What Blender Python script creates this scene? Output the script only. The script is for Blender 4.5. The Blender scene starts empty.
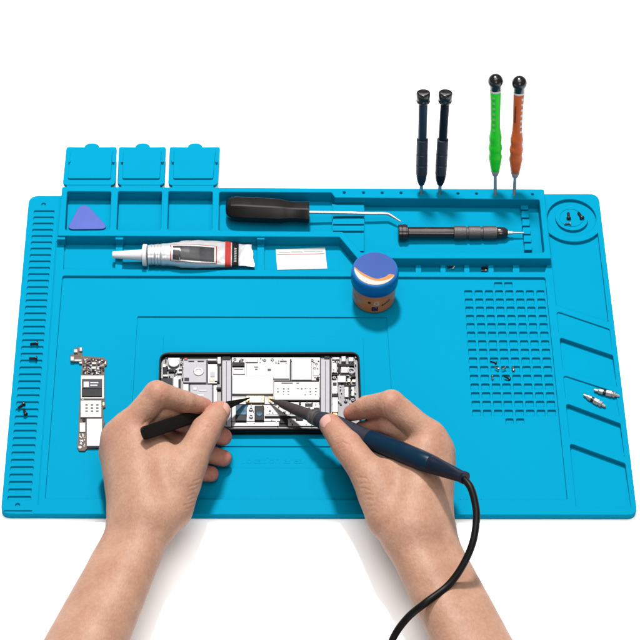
import bpy, bmesh, math, random
import numpy as np
from mathutils import Vector, Matrix
random.seed(7); rng = np.random.default_rng(5)
C = bpy.context.scene.collection
A = np.array
# ------------------------------------------------------------------ camera (millimetres; the scene is built in mm and stored in m)
F, PITCH, YAW, ROLL = 2213.22, 0.907516859, 0.0330615334, 0.025377
CAM = A([193.4746, -853.7588, 1321.930])
def axes():
    cp, sp, cy, sy = math.cos(PITCH), math.sin(PITCH), math.cos(YAW), math.sin(YAW)
    f = A([sy*cp, cy*cp, -sp]); r = A([cy, -sy, 0.0]); u = np.cross(r, f)
    c, s = math.cos(ROLL), math.sin(ROLL)
    return c*r+s*u, -s*r+c*u, f
AX, AY, AZ = axes()
def ray(px, py):
    d = AX*(px-320)/F - AY*(py-320)/F + AZ
    return d/np.linalg.norm(d)
def P(px, py, z):
    d = ray(px, py); t = (z-CAM[2])/d[2]; return CAM+d*t
def PY(px, py, Y):
    d = ray(px, py); t = (Y-CAM[1])/d[1]; return CAM+d*t
def X2(px, py, z):
    p = P(px, py, z); return (float(p[0]), float(p[1]))
def mmpp(p):                      # millimetres per photo pixel at a point
    return float((A(p)-CAM)@AZ)/F

# ------------------------------------------------------------------ materials
GAIN = .54                                             # high-key exposure: colours sit this much lower than they print
def mat(name, col, rough=.5, metal=0., spec=.5, var=.06, vscale=120., bump=.0, bscale=900., coat=0., trans=0., sss=0., alpha=1.):
    m = bpy.data.materials.new(name); m.use_nodes = True
    nt = m.node_tree; b = nt.nodes['Principled BSDF']
    b.inputs['Roughness'].default_value = rough; b.inputs['Metallic'].default_value = metal
    b.inputs['Specular IOR Level'].default_value = spec*(1 if 'gloss' in name or metal > .25 else .33)
    b.inputs['Coat Weight'].default_value = coat
    b.inputs['Transmission Weight'].default_value = trans
    if sss:
        b.inputs['Subsurface Weight'].default_value = sss
        b.inputs['Subsurface Radius'].default_value = (.004, .002, .001); b.inputs['Subsurface Scale'].default_value = 1.
    tc = nt.nodes.new('ShaderNodeTexCoord')
    n = nt.nodes.new('ShaderNodeTexNoise'); n.inputs['Scale'].default_value = vscale; n.inputs['Detail'].default_value = 5
    nt.links.new(tc.outputs['Object'], n.inputs['Vector'])
    mix = nt.nodes.new('ShaderNodeMix'); mix.data_type = 'RGBA'
    c = A(col[:3])*(1 if name == 'white_table' else GAIN); lo = np.clip(c*(1-var), 0, 1); hi = np.clip(c*(1+var), 0, 1)
    mix.inputs[6].default_value = (*lo, 1); mix.inputs[7].default_value = (*hi, 1)
    nt.links.new(n.outputs['Fac'], mix.inputs[0]); nt.links.new(mix.outputs[2], b.inputs['Base Color'])
    mr = nt.nodes.new('ShaderNodeMapRange'); mr.inputs[3].default_value = max(0, rough-.06); mr.inputs[4].default_value = min(1, rough+.06)
    nt.links.new(n.outputs['Fac'], mr.inputs[0]); nt.links.new(mr.outputs[0], b.inputs['Roughness'])
    if bump:
        n2 = nt.nodes.new('ShaderNodeTexNoise'); n2.inputs['Scale'].default_value = bscale; n2.inputs['Detail'].default_value = 3
        nt.links.new(tc.outputs['Object'], n2.inputs['Vector'])
        bp = nt.nodes.new('ShaderNodeBump'); bp.inputs['Strength'].default_value = bump; bp.inputs['Distance'].default_value = .0004
        nt.links.new(n2.outputs['Fac'], bp.inputs['Height']); nt.links.new(bp.outputs[0], b.inputs['Normal'])
    return m
M = dict(
 ground=mat('white_table', (.95, .95, .95), .9, spec=.05, var=.01, vscale=4),
 mat=mat('blue_silicone', (.0002, .280, .468), .6, spec=.03, var=.05, vscale=9, bump=.12, bscale=1500),
 navy=mat('navy_plastic', (.012, .036, .075), .35, spec=.5, var=.2),
 navy_dark=mat('dark_navy_plastic', (.006, .013, .028), .35, spec=.3, var=.2),
 iron_blue=mat('iron_blue_plastic', (.0025, .020, .045), .3, spec=.35, var=.15),
 grip_grey=mat('dark_grey_rubber_grip', (.030, .031, .045), .55, spec=.35, var=.15, bump=.2, bscale=2500),
 black=mat('black_plastic', (.008, .0065, .0065), .30, spec=.6, var=.3, bump=.08, bscale=2000),
 black_gloss=mat('glossy_black_plastic', (.008, .008, .009), .22, spec=.42, var=.2),
 black_metal=mat('black_anodised_metal', (.06, .05, .05), .2, metal=.6, var=.2),
 knurl=mat('dark_knurled_metal', (.11, .095, .095), .5, metal=.5, var=.35, vscale=900, bump=.6, bscale=1600),
 knurl_navy=mat('navy_knurled_metal', (.022, .026, .042), .5, metal=.3, var=.35, vscale=900, bump=.6, bscale=1600),
 tweezer=mat('black_coated_steel', (.007, .006, .0055), .5, spec=.22, var=.4, vscale=500, bump=.15, bscale=2500),
 steel=mat('polished_steel', (.66, .66, .67), .24, metal=.75, var=.1),
 sleeve=mat('heat_stained_steel', (.085, .065, .062), .42, metal=.5, var=.3, vscale=200),
 green=mat('green_plastic', (.02, .80, .03), .32, spec=.5, var=.05),
 green_tick=mat('pale_green_plastic', (.25, .72, .25), .35),
 orange=mat('orange_plastic', (.70, .135, .035), .34, spec=.5, var=.06),
 white=mat('white_plastic', (.78, .78, .78), .4, var=.02),
 paper=mat('white_paper', (.72, .72, .70), .8, spec=.2, var=.02),
 print_grey=mat('pale_grey_print', (.42, .44, .42), .8, var=.15, vscale=1500),
 print_red=mat('red_print', (.42, .03, .022), .5, var=.25, vscale=800),
 print_pink=mat('pale_red_print', (.45, .16, .15), .6),
 print_black=mat('black_print', (.010, .009, .010), .4, var=.3),
 foil=mat('crumpled_white_tube', (.80, .80, .82), .3, metal=.5, var=.06, vscale=160, bump=.5, bscale=170),
 window=mat('dark_print_window', (.055, .055, .06), .25, var=.96, vscale=75),  # grey mottling in the colour stands in for a reflection on the print
 silverink=mat('silver_print', (.17, .17, .18), .35, metal=.3, var=.4, vscale=300),
 pick=mat('translucent_violet_plastic', (.075, .115, .44), .42, spec=.3, var=.2, vscale=45),
 lidblue=mat('blue_jar_lid', (.003, .15, .46), .34, spec=.5, var=.08),
 lidlabel=mat('violet_blue_lid_label', (.030, .078, .31), .42, spec=.2, var=.15, vscale=60),
 lab_orange=mat('orange_lid_print', (.50, .175, .02), .4, var=.1),
 lab_white=mat('white_lid_print', (.52, .49, .44), .4, var=.03),
 jar=mat('amber_brown_jar', (.66, .22, .07), .28, spec=.5, var=.3, vscale=90),
 jarink=mat('dark_blue_print', (.004, .012, .07), .4),
 pcb=mat('brown_circuit_board', (.11, .074, .056), .5, metal=.0, var=.55, vscale=700, bump=.7, bscale=900),
 shield=mat('nickel_shield', (.34, .335, .33), .42, metal=.2, var=.04, vscale=250),
 silver=mat('brushed_silver_plate', (.33, .325, .34), .42, metal=.2, var=.22, vscale=180),
 greyplate=mat('grey_plate', (.37, .365, .40), .45, metal=.0, var=.16, vscale=200),
 darkpart=mat('dark_connector', (.009, .0085, .009), .5, spec=.25, var=.5, vscale=500),
 chip=mat('black_chip', (.014, .0135, .015), .5, spec=.3, var=.2),
 chip2=mat('charcoal_chip', (.045, .044, .05), .5, spec=.3, var=.15),
 mark=mat('grey_marking', (.075, .07, .068), .6),
 chassis=mat('gap_shaded_chassis', (.085, .083, .088), .45, metal=.3, var=.6, vscale=350),  # dark colour paints the shade in the gaps between plates
 copper=mat('copper_flex', (.36, .15, .06), .4, metal=.4, var=.3, vscale=400),
 gold=mat('gold_flex', (.55, .42, .24), .35, metal=.4, var=.2, vscale=300),
 glass=mat('blue_glass_window', (.05, .13, .20), .12, spec=.7, var=.4, vscale=300),
 frame=mat('black_phone_frame', (.007, .007, .008), .4, spec=.16, var=.4, vscale=300),
 rim=mat('worn_metal_rim', (.016, .014, .014), .5, spec=.2, var=.9, vscale=350),
 redbit=mat('red_tape', (.5, .05, .04), .5),
 screw=mat('black_steel_screw', (.035, .032, .035), .3, metal=.6, var=.4, vscale=900),
 screw_si=mat('bright_steel_screw', (.5, .48, .47), .25, metal=.9, var=.2),
 cable=mat('black_rubber_cable', (.006, .0055, .006), .42, spec=.28, var=.2),
)

# ------------------------------------------------------------------ object helpers
def tag(o, label=None, cat=None, group=None, kind=None):
    for k, v in (('label', label), ('category', cat), ('group', group), ('kind', kind)):
        if v: o[k] = v
    return o
ORG = {}
def thing(name, label, cat, loc, group=None):
    o = bpy.data.objects.new(name, None); C.objects.link(o); o.empty_display_size = .01
    o.location = [float(v)*.001 for v in loc]; ORG[o] = A(loc, float)
    return tag(o, label, cat, group)
class MB:
    def __init__(s): s.v = []; s.f = []
    def add(s, vs, fs):
        k = len(s.v); s.v += [tuple(map(float, v)) for v in vs]; s.f += [tuple(i+k for i in f) for f in fs]; return s
    def prism(s, poly, z0, z1, top=None):
        n = len(poly); t = top or poly
        vs = [(p[0], p[1], z0) for p in poly]+[(p[0], p[1], z1) for p in t]
        area = sum(poly[i][0]*poly[(i+1) % n][1]-poly[(i+1) % n][0]*poly[i][1] for i in range(n))
        fs = [tuple(range(n-1, -1, -1)), tuple(range(n, 2*n))]+[(i, (i+1) % n, n+(i+1) % n, n+i) for i in range(n)]
        if area < 0: fs = [f[::-1] for f in fs]
        return s.add(vs, fs)
    def pbox(s, x0, y0, x1, y1, z0, z1, ch=.0):          # a box whose top face spans these photo pixels on the plane z1
        q = [X2(x0, y0, z1), X2(x1, y0, z1), X2(x1, y1, z1), X2(x0, y1, z1)]
        return s.prism(q, z0, z1)
    def rings(s, rs, cap=True):
        n = len(rs[0]); k = len(s.v)
        for r in rs: s.v += [tuple(map(float, p)) for p in r]
        for i in range(len(rs)-1):
            for j in range(n):
                a, b = k+i*n+j, k+i*n+(j+1) % n
                s.f.append((a, b, b+n, a+n))
        if cap:
            s.f.append(tuple(k+j for j in range(n-1, -1, -1))); s.f.append(tuple(k+(len(rs)-1)*n+j for j in range(n)))
        return s
    def lathe(s, a, b, prof, n=24):                     # prof: (distance along a->b in mm, radius)
        a = A(a, float); d = A(b, float)-a; d /= np.linalg.norm(d)
        u = np.cross(d, [0, 0, 1.]) if abs(d[2]) < .9 else np.cross(d, [0, 1., 0]); u /= np.linalg.norm(u); w = np.cross(d, u)
        return s.rings([[a+d*t+r*(math.cos(2*math.pi*j/n)*u+math.sin(2*math.pi*j/n)*w) for j in range(n)] for t, r in prof])
    def tube(s, pts, rad, n=14):
        pts = [A(p, float) for p in pts]; rs = []
        u = None
        for i, p in enumerate(pts):
            d = pts[min(i+1, len(pts)-1)]-pts[max(i-1, 0)]; d /= np.linalg.norm(d)
            if u is None: u = np.cross(d, [0, 0, 1.] if abs(d[2]) < .9 else [0, 1., 0])
            u = u-d*(u@d); u /= np.linalg.norm(u); w = np.cross(d, u); r = rad[i] if hasattr(rad, '__len__') else rad
            rs.append([p+r*(math.cos(2*math.pi*j/n)*u+math.sin(2*math.pi*j/n)*w) for j in range(n)])
        return s.rings(rs)
    def build(s, name, m, parent=None, smooth=True, bevel=0., loc=None, ang=35, segs=2):
        org = A(loc, float) if loc is not None else (ORG[parent] if parent is not None else A([0, 0, 0.]))
        me = bpy.data.meshes.new(name)
        me.from_pydata([tuple((A(v)-org)*.001) for v in s.v], [], s.f)
        me.validate(); me.update()
        bm = bmesh.new(); bm.from_mesh(me); bmesh.ops.recalc_face_normals(bm, faces=bm.faces); bm.to_mesh(me); bm.free()
        me.materials.append(m)
        if smooth:
            me.polygons.foreach_set('use_smooth', [True]*len(me.polygons)); me.set_sharp_from_angle(angle=math.radians(ang))
        o = bpy.data.objects.new(name, me); C.objects.link(o)
        if loc is not None: o.location = [v*.001 for v in org]
        if parent is not None: o.parent = parent
        ORG[o] = org
        if parent is not None and loc is not None: o.location = [(a-b)*.001 for a, b in zip(org, ORG[parent])]
        if bevel:
            md = o.modifiers.new('bevel', 'BEVEL'); md.width = bevel*.001; md.segments = segs; md.limit_method = 'ANGLE'; md.angle_limit = math.radians(40)
            md.harden_normals = False
        return o
def spline(pts, n=10):                                  # Catmull-Rom through points
    pts = [A(p, float) for p in pts]; out = []
    q = [2*pts[0]-pts[1]]+pts+[2*pts[-1]-pts[-2]]
    for i in range(1, len(q)-2):
        for k in range(n):
            t = k/n; a, b, c, d = q[i-1:i+3]
            out.append(.5*((2*b)+(-a+c)*t+(2*a-5*b+4*c-d)*t*t+(-a+3*b-3*c+d)*t**3))
    return out+[pts[-1]]
def rounded(poly, r, n=5):
    out = []; k = len(poly)
    for i in range(k):
        p = A(poly[i]); a = A(poly[i-1])-p; b = A(poly[(i+1) % k])-p
        la, lb = np.linalg.norm(a), np.linalg.norm(b); rr = r[i] if hasattr(r, '__len__') else r
        if rr <= 0: out.append(tuple(p)); continue
        a /= la; b /= lb; ang = math.acos(max(-1, min(1, a@b))); t = min(rr/math.tan(ang/2), la*.48, lb*.48)
        p0, p1 = p+a*t, p+b*t
        for j in range(n+1):
            s = j/n; q = (1-s)**2*p0+2*s*(1-s)*p+s*s*p1; out.append(tuple(q))
    return out
def layer(outlines, z0, z1, bev=.35, res=2):            # flat layer with holes and softly rounded rims -> (verts, faces)
    cu = bpy.data.curves.new('tmp', 'CURVE'); cu.dimensions = '2D'; cu.fill_mode = 'BOTH'
    cu.extrude = (z1-z0)/2-bev; cu.bevel_depth = bev; cu.bevel_resolution = res; cu.offset = -bev
    for pl in outlines:
        sp = cu.splines.new('POLY'); sp.points.add(len(pl)-1); sp.use_cyclic_u = True
        for i, p in enumerate(pl): sp.points[i].co = (p[0], p[1], 0, 1)
    o = bpy.data.objects.new('tmp', cu); C.objects.link(o)
    dg = bpy.context.evaluated_depsgraph_get(); me = bpy.data.meshes.new_from_object(o.evaluated_get(dg))
    vs = [(v.co.x, v.co.y, v.co.z+(z0+z1)/2) for v in me.vertices]; fs = [tuple(p.vertices) for p in me.polygons]
    bpy.data.objects.remove(o); bpy.data.curves.remove(cu); bpy.data.meshes.remove(me)
    return vs, fs
def text(body, size, fn, depth=.15, bold=0.):           # lettering as thin raised mesh, mapped to place by fn(x, y, h)
    cu = bpy.data.curves.new('tmp', 'FONT'); cu.body = body; cu.size = size; cu.extrude = depth/2; cu.offset = bold; cu.resolution_u = 3
    o = bpy.data.objects.new('tmp', cu); C.objects.link(o)
    dg = bpy.context.evaluated_depsgraph_get(); me = bpy.data.meshes.new_from_object(o.evaluated_get(dg))
    vs = [fn(v.co.x, v.co.y, v.co.z+depth/2) for v in me.vertices]; fs = [tuple(p.vertices) for p in me.polygons]
    bpy.data.objects.remove(o); bpy.data.curves.remove(cu); bpy.data.meshes.remove(me)
    return vs, fs
def circ(cx, cy, r, n=24): return [(cx+r*math.cos(2*math.pi*i/n), cy+r*math.sin(2*math.pi*i/n)) for i in range(n)]
def build_flat(mb, name, m, parent):                    # flat tops stay flat-shaded, rounded rims smooth
    o = mb.build(name, m, parent, smooth=False)
    fl = [abs(p.normal.z) < .999 for p in o.data.polygons]
    o.data.polygons.foreach_set('use_smooth', fl); o.data.set_sharp_from_angle(angle=math.radians(50))
    return o

# ------------------------------------------------------------------ the surface
g = MB().add([(-6000, -6000, 0), (6000, -6000, 0), (6000, 9000, 0), (-6000, 9000, 0)], [(0, 1, 2, 3)]).build('ground', M['ground'], smooth=False)
g['kind'] = 'structure'

# ------------------------------------------------------------------ the repair mat
ZP, ZW, ZF, ZT = 6.0, 3.6, 3.0, 14.0        # plate top, work floor, compartment floor, tray top
mroot = thing('repair_mat', 'bright blue silicone work mat with moulded trays and slots, lying under everything', 'work mat', (225, 150, 0))
plate = rounded([X2(0.5, 514, ZP), X2(637.5, 515, ZP), X2(598.6, 193.6, ZP), X2(29, 195.6, ZP)], [7, 7, 8, 8])
work = rounded([X2(45, 499, ZP), X2(567.5, 500, ZP), X2(545.3, 277.2, ZP), X2(62.5, 275.5, ZP)], 2)
def inset(poly, d):
    c = A(poly).mean(0); out = []
    for p in poly:
        v = A(p)-c; out.append(tuple(c+v*(1-d/np.linalg.norm(v))))
    return out
base = MB()
base.add(*layer([inset(plate, .8)], 0.0, 1.6, .5))                                   # bottom sheet
FLOOR_AT = len(base.v)                    # compartment and slot floor
# work floor with sunken display panel and a field of pockets
r1 = rounded([X2(128.5, 468, ZW), X2(396.5, 468.5, ZW), X2(386.8, 317, ZW), X2(137.5, 316.3, ZW)], 1)
pockets = []
def pocket(xa, ya, w, h):
    q = [X2(xa, ya+h, ZW), X2(xa+w, ya+h, ZW), X2(xa+w, ya, ZW), X2(xa, ya, ZW)]
    pockets.append(rounded(q, .8, 2))
TLc = [464.4, 474.8, 485, 495.2, 505.3, 515.8, 525.9, 536.6]; BLc = [472.3, 483.1, 493.9, 504.4, 515.4, 526.1, 536.8, 547.5]
rows = [290.5, 298.75, 306.9, 315.2, 323.4, 331.9, 340.5, 349.0, 357.7, 366.3, 375, 383.7, 392.4, 401.1, 410]
for y in rows:
    t = (y-290.5)/119.5
    for a, b in zip(TLc, BLc): pocket(a+(b-a)*t, y-.3, 7.8+.6*t, 6.2+.45*t)
for x, y in ((494.2, 282.4), (504.4, 282.4), (505.5, 418.7), (516.2, 418.7)): pocket(x, y-.3, 8.0, 5.9)
base.add(*layer([inset(work, -2), r1]+pockets, .2, ZW, .2, 1))
base.add(*layer([inset(r1, -2)], .3, 2.3, .2))
base.add(*layer([rounded([X2(159, 446, 3.2), X2(366.5, 446.5, 3.2), X2(363, 336.5, 3.2), X2(163.5, 336, 3.2)], 1)], .4, 3.2, .3))
# plate layer: slots, side recesses, tray opening, work area
slots = []
ys = np.linspace(210.3, 497.0, 43)
Y0 = X2(45, 210.3, ZP)[1]; Y1 = X2(18, 496.0, ZP)[1]
for i in range(43):
    yy = Y0+(Y1-Y0)*i/42
    t = i/42
    xl = X2(34.2, 210.3, ZP)[0]*(1-t)+X2(7.8, 496, ZP)[0]*t; xr = X2(54.4, 210.3, ZP)[0]*(1-t)+X2(31.0, 496, ZP)[0]*t
    slots.append(rounded([(xl, yy-3.6), (xr, yy-3.6), (xr, yy), (xl, yy)], 1.0, 3))
for px, py in ((43.5, 204.3), (17.5, 505)):
    x, y = X2(px, py, ZP); slots.append(circ(x, y, 1.7, 12))
foot = [X2(4, 511.2, ZP), X2(32, 511.2, ZP), X2(32, 510.2, ZP), X2(4, 510.2, ZP)]
slots.append(foot)
slit = [X2(37.6, 505, ZP), X2(38.5, 505, ZP), X2(56.8, 241, ZP), X2(56.0, 241, ZP)]
slots.append(slit)
cx, cy = X2(571.8, 217.5, ZP); R2 = 19.2; R1 = 12.6
right = []
ringo = [(cx+R2*math.cos(a), cy+R2*math.sin(a)) for a in np.linspace(math.radians(-8), math.radians(190), 40)]
right.append(circ(cx, cy, R2, 48))
arc = [(cx+(R2+5.5)*math.cos(a), cy+(R2+5.5)*math.sin(a)) for a in np.linspace(math.radians(219), math.radians(321), 24)]
p1 = arc+[X2(608.6, 322, ZP), X2(556.4, 305.5, ZP)]
right.append(rounded(p1, [0]*24+[1, 1]))
ramps = []
DEEP = []
def panel(x0, y0, x1, y1, xb0, yb0, xb1, yb1, zdeep):
    zfront = ZP-.9 if zdeep < 3 else ZP-.45
    if zdeep < 3: DEEP.append(len(right))
    q = [X2(x0, y0, ZP), X2(x1, y1, ZP), X2(xb1, yb1, ZP), X2(xb0, yb0, ZP)]
    right.append(rounded(q, [2, 2, .6, .6], 4))
    o = [(A(p)-A(q).mean(0))*1.01+A(q).mean(0) for p in q]
    ramps.append(([(o[0][0], o[0][1], zdeep), (o[1][0], o[1][1], zdeep), (o[2][0], o[2][1], zfront), (o[3][0], o[3][1], zfront)], [(0, 3, 2, 1)]))
panel(556.8, 311, 609.8, 329, 559, 332.5, 612, 350.5, 4.6)
panel(559.7, 337, 613, 355.2, 563.0, 369, 617, 387, 1.75)
panel(563.4, 375, 615.8, 392, 565.8, 398, 619.5, 416, 4.6)
panel(566.0, 403, 620.6, 423.4, 569.6, 437, 624.5, 457, 1.75)
panel(569.8, 443, 625.4, 463.4, 576.3, 507, 631, 507.5, 1.75)
base.prism([X2(37.0, 506, 5.2), X2(39.0, 506, 5.2), X2(57.3, 240, 5.2), X2(55.5, 240, 5.2)], 2.5, 5.25)
base.prism([X2(5, 508, 4), X2(36.5, 508, 4), X2(55.8, 201, 4), X2(32.5, 201, 4)], 2.5, 4.5)
base.prism([X2(458, 428, 2.5), X2(560, 428, 2.5), X2(549, 279, 2.5), X2(455, 279, 2.5)], 1.2, 1.8)
base.add(*layer([inset(plate, .5), inset(work, -6)]+[inset(right[k], -.4) for k in DEEP], .1, ZF, .3))
for v, f in ramps: base.add(v, f)
base.prism(circ(cx, cy, R1, 40), ZF-.2, 5.4)
base.add(*layer([circ(cx-.5, cy+.5, 9.6, 32), circ(cx-.5, cy+.5, 8.6, 32)], 5.2, 5.75, .1, 1))
# opening under the tray and the front row of compartments
yL = 234.0; yR = 255.5
def T(px, py, z=ZP): return X2(px, py, z)
opening = [T(63.6, 196.7), T(541.8, 196.4), T(547.6, 262.0), T(544.6, 272.2), T(519.6, 272.2), T(519.3, 262.0), T(512.6, 262.0), T(512.8, 272.2), T(493.8, 272.2), T(493.6, 262.0), T(488.2, 262.0), T(488.4, 272.2),
           T(469.6, 272.2), T(469.4, 262.0), T(464.0, 262.0), T(464.1, 272.2), T(445.7, 272.2), T(445.5, 262.0), T(440.2, 262.0), T(440.3, 272.2), T(421.3, 272.2), T(421.1, 262.0), T(415.4, 262.0), T(415.5, 272.2),
           T(264.0, 269.8), T(264.4, 240.5), T(257.2, 240.5), T(256.8, 269.8), T(122.3, 269.2), T(123.0, 240.3), T(115.8, 240.3), T(115, 269.2), T(63.4, 269), T(64.3, 240.5), T(61.2, 239)]
base.add(*layer([plate, work, opening]+slots+right, .15, ZP, .5, 3))
# raised rest blocks and dividers' stubs
for x0, x1 in ((57.0, 65.0), (115.4, 123.2), (257.0, 264.6)):
    base.pbox(x0, 234.5, x1, 239.3, ZP-.5, 12.5)
# embossed ruler ticks and wording
for i in range(57):
    x = 60+i*5
    base.prism([(x, 13.4), (x+.45, 13.4), (x+.45, 17.5 if i % 2 == 0 else 15.4), (x, 17.5 if i % 2 == 0 else 15.4)], ZW-.1, ZW+.3)
o0 = P(240.5, 463.6, 2.3)
base.add(*text('Location area', 8.2, lambda x, y, h: (o0[0]+x, o0[1]+y, 2.25+h), .18))
o1 = P(83, 264, ZF)
build_flat(base, 'mat_base', M['mat'], mroot)
# the tall tool tray at the back
tray = MB()
outl = [X2(57.4, 235.6, ZT), X2(339.5, 236.8, ZT), X2(357.5, 258.2, ZT), X2(551.3, 258.4, ZT), X2(544, 189.0, ZT), X2(62, 186.6, ZT)]
outl = rounded(outl, [.8, 1, 1, 1, 1.5, 1.5])
holes = []
for t0, t1, b0, b1 in ((67.2, 111.2, 64.9, 109.4), (118.2, 161.9, 116.4, 160.6), (168.5, 212.6, 167.4, 212.0)):
    holes.append(rounded([X2(b0, 230.3, ZT), X2(b1, 230.6, ZT), X2(t1, 191.4, ZT), X2(t0, 191.2, ZT)], [3, 3, 1.2, 1.2]))
holes.append(rounded([X2(218.6, 230.8, ZT), X2(342.5, 231.5, ZT), X2(361, 252.2, ZT), X2(544.6, 252.6, ZT), X2(539.4, 199.4, ZT), X2(335, 197.4, ZT), X2(331.5, 192.4, ZT), X2(219.3, 191.7, ZT)], [2, 2, 2, 3, 1.5, 1.5, 1.5, 2]))
for px, py in ((344.3, 192.3), (363.5, 192.4), (382.2, 192.5), (401, 192.6), (421.2, 193.2), (439.6, 193.4), (458, 193.2), (476.6, 193.4), (495.2, 194), (514.2, 194.2), (532.6, 194)):
    x, y = X2(px, py, ZT); holes.append(circ(x, y, 1.15, 10))
tray.add(*layer([outl]+holes, .05, ZT, .7, 3))
# ribbed rest under the pry hook's shaft
tray.prism([X2(332, 232.5, 5.6), X2(341, 233.5, 5.6), X2(360, 255, 5.6), X2(364.5, 255, 5.6), X2(364.5, 205, 5.6), X2(332, 204, 5.6)], 2.5, 5.6)
for ya, yb in ((204.5, 216.5), (218.3, 223.8), (225.6, 230.6)):
    tray.pbox(333.0, ya, 363.8, yb, 5.5, 7.6)
tray.prism([X2(358.5, 251, 7.4), X2(363.8, 251, 7.4), X2(363.8, 233.0, 7.4), X2(343.2, 233.0, 7.4)], 5.5, 7.4)
for k in range(6):
    y = 203.0+k*8.1; x = 520.8+k*.75
    tray.pbox(x, y, x+7.2, y+6.3, 2.5, 6.8)
build_flat(tray, 'tool_tray', M['mat'], mroot)
# three hinged lids folded open behind the tray
def lid(tl, tr, br, bl, tabx):
    z = 12.6; mb = MB(); q = [X2(*bl, z), X2(*br, z), X2(*tr, z), X2(*tl, z)]
    ty = q[2][1]; tcx, tcy = X2(tabx, 150.4, z)
    pl = rounded(q[:2], 0) if 0 else None
    xs0, xs1 = q[3][0], q[2][0]; w = 5.9; up = 4.3
    tab = [(tcx+w*math.cos(a)*1.0, ty-.3+up*math.sin(a)) for a in np.linspace(0, math.pi, 14)]
    body = rounded([q[0], q[1], q[2]], [2.2, 2.2, 1.8])[:]
    body = rounded([q[0], q[1], q[2], q[3]], [4.2, 4.2, 2.2, 2.2], 5)
    # insert the tab between the two top corners
    k = 6*3
    poly = body[:k]+tab+body[k:]
    mb.add(*layer([poly], 9.8, z, .5, 2))
    qi = [X2(bl[0]+5.2, 178.2, z+1.6), X2(br[0]-4.6, 178.2, z+1.6), X2(tr[0]-4.6, 149.5, z+1.6), X2(tl[0]+4.6, 149.5, z+1.6)]
    mb.add(*layer([rounded(qi, 1.5)], z-.4, z+1.6, .4, 2))
    mb.prism([X2(bl[0]+4.2, 189, 12.2), X2(br[0]-4.2, 189, 12.2), X2(br[0]-4.2, 183.5, 12.2), X2(bl[0]+4.2, 183.5, 12.2)], 10.2, 12.2)
    for px in (tl[0]+3.2, tr[0]-3.6):
        x, y = X2(px, 161.8, z+1.6); mb.prism(circ(x, y, 1.0, 12), z-.3, z+2.4)
    return mb
for a in (((66.4, 146.6), (116.9, 146.6), (115.2, 185.0), (62.5, 185.0), 91.6), ((118.8, 146.6), (166.0, 146.6), (164.3, 185), (117.2, 185.0), 142.5), ((169.6, 146.6), (220.2, 146.6), (217.6, 185.2), (168.0, 185.2), 195.0)):
    build_flat(lid(*a), 'lid', M['mat'], mroot)

# ------------------------------------------------------------------ things in the trays
def single(o, label, cat, group=None): return tag(o, label, cat, group)
q = spline([(0, 0), (1, 0)], 2)
tri = rounded([X2(66.5, 229.5, 4.2), X2(109.5, 229.0, 4.2), X2(82.5, 199.5, 4.2)], [4, 4, 7], 7)
mb = MB().add(*layer([tri], 3.1, 4.4, .4, 2)); b0 = A(tri).mean(0)
single(mb.build('opening_pick', M['pick'], loc=(b0[0], b0[1], 3.1), ang=60), 'violet blue triangular plastic pick in the left tray compartment', 'pick')

# glue tube ------------------------------------------------------------------
c0 = P(112.5, 255, 10)
tube = thing('glue_tube', 'white squeezable glue tube with long nozzle, red and black bands, in the front compartment', 'glue tube', (P(180, 256, 3)[0], P(180, 256, 3)[1], 3))
n_a, n_b = P(112.4, 254.8, 11.0), P(150, 255.2, 12.2)
L = np.linalg.norm(n_b-n_a)
MB().lathe(n_a, n_b, [(0, 1.6), (.2, 2.5), (2, 2.75), (10, 3.4), (22, 4.3), (23.5, 4.9), (23.6, 4.9)], 24).build('nozzle', M['white'], tube, ang=50)
MB().lathe(n_a, n_b, [(23.3, 6), (23.6, 8.2), (24, 8.6), (26.3, 8.6), (26.8, 8.2), (27, 6)], 32).build('collar', M['white'], tube, ang=50)
# body stations: px centre x, py centre, half width (mm), half height (mm), z centre
st = [(148.2, 254.9, 7.6, 7.6, 12.2), (151, 254.8, 7.9, 7.9, 12), (154, 254.7, 7.7, 7.8, 12), (157, 254.7, 8.3, 8.1, 11.9), (160, 254.6, 8.1, 8.0, 11.8), (163, 254.6, 8.8, 8.3, 11.8), (166, 254.5, 8.7, 8.2, 11.6), (172, 254.4, 9.4, 8.2, 11.4),
      (180, 254.3, 10.8, 8.2, 11.4), (190, 254.2, 11.6, 7.7, 11), (200, 254.2, 12.1, 7.1, 10.5), (212, 254.2, 12.1, 5.9, 9.6), (224, 254.4, 11.9, 4.5, 8.7), (234, 254.7, 11.5, 2.9, 7.9), (240, 255, 10.8, 1.4, 7.2), (246, 255.2, 10.8, .8, 7.0), (253, 255.6, 11.6, .7, 7.0)]
def tube_pt(u, a, off=0.):
    i = min(int(u), len(st)-2); t = u-i; s = A(st[i])*(1-t)+A(st[i+1])*t
    c = P(s[0], s[1], s[4]); w, h = s[2]+off, s[3]+off
    e = .75 if u > 8 else 1.0
    ca, sa = math.cos(a), math.sin(a)
    return c+A([0, 1, 0])*w*ca+A([0, 0, 1])*h*(abs(sa)**e)*np.sign(sa)
rs = []
for u in np.linspace(0, len(st)-1, 66):
    rs.append([tube_pt(u, 2*math.pi*j/40)+A([0, 0, .22*math.sin(u*5+j*.9)*(1 if u > 7 else 0)]) for j in range(40)])
for j in range(40):        # uneven cut end
    rs[-1][j] = rs[-1][j]+A([.35*math.sin(j*.9)-1.3*math.cos(2*math.pi*j/40), 0, 0])
tbody = MB().rings(rs).build('tube_body', M['foil'], tube, ang=60)
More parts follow.
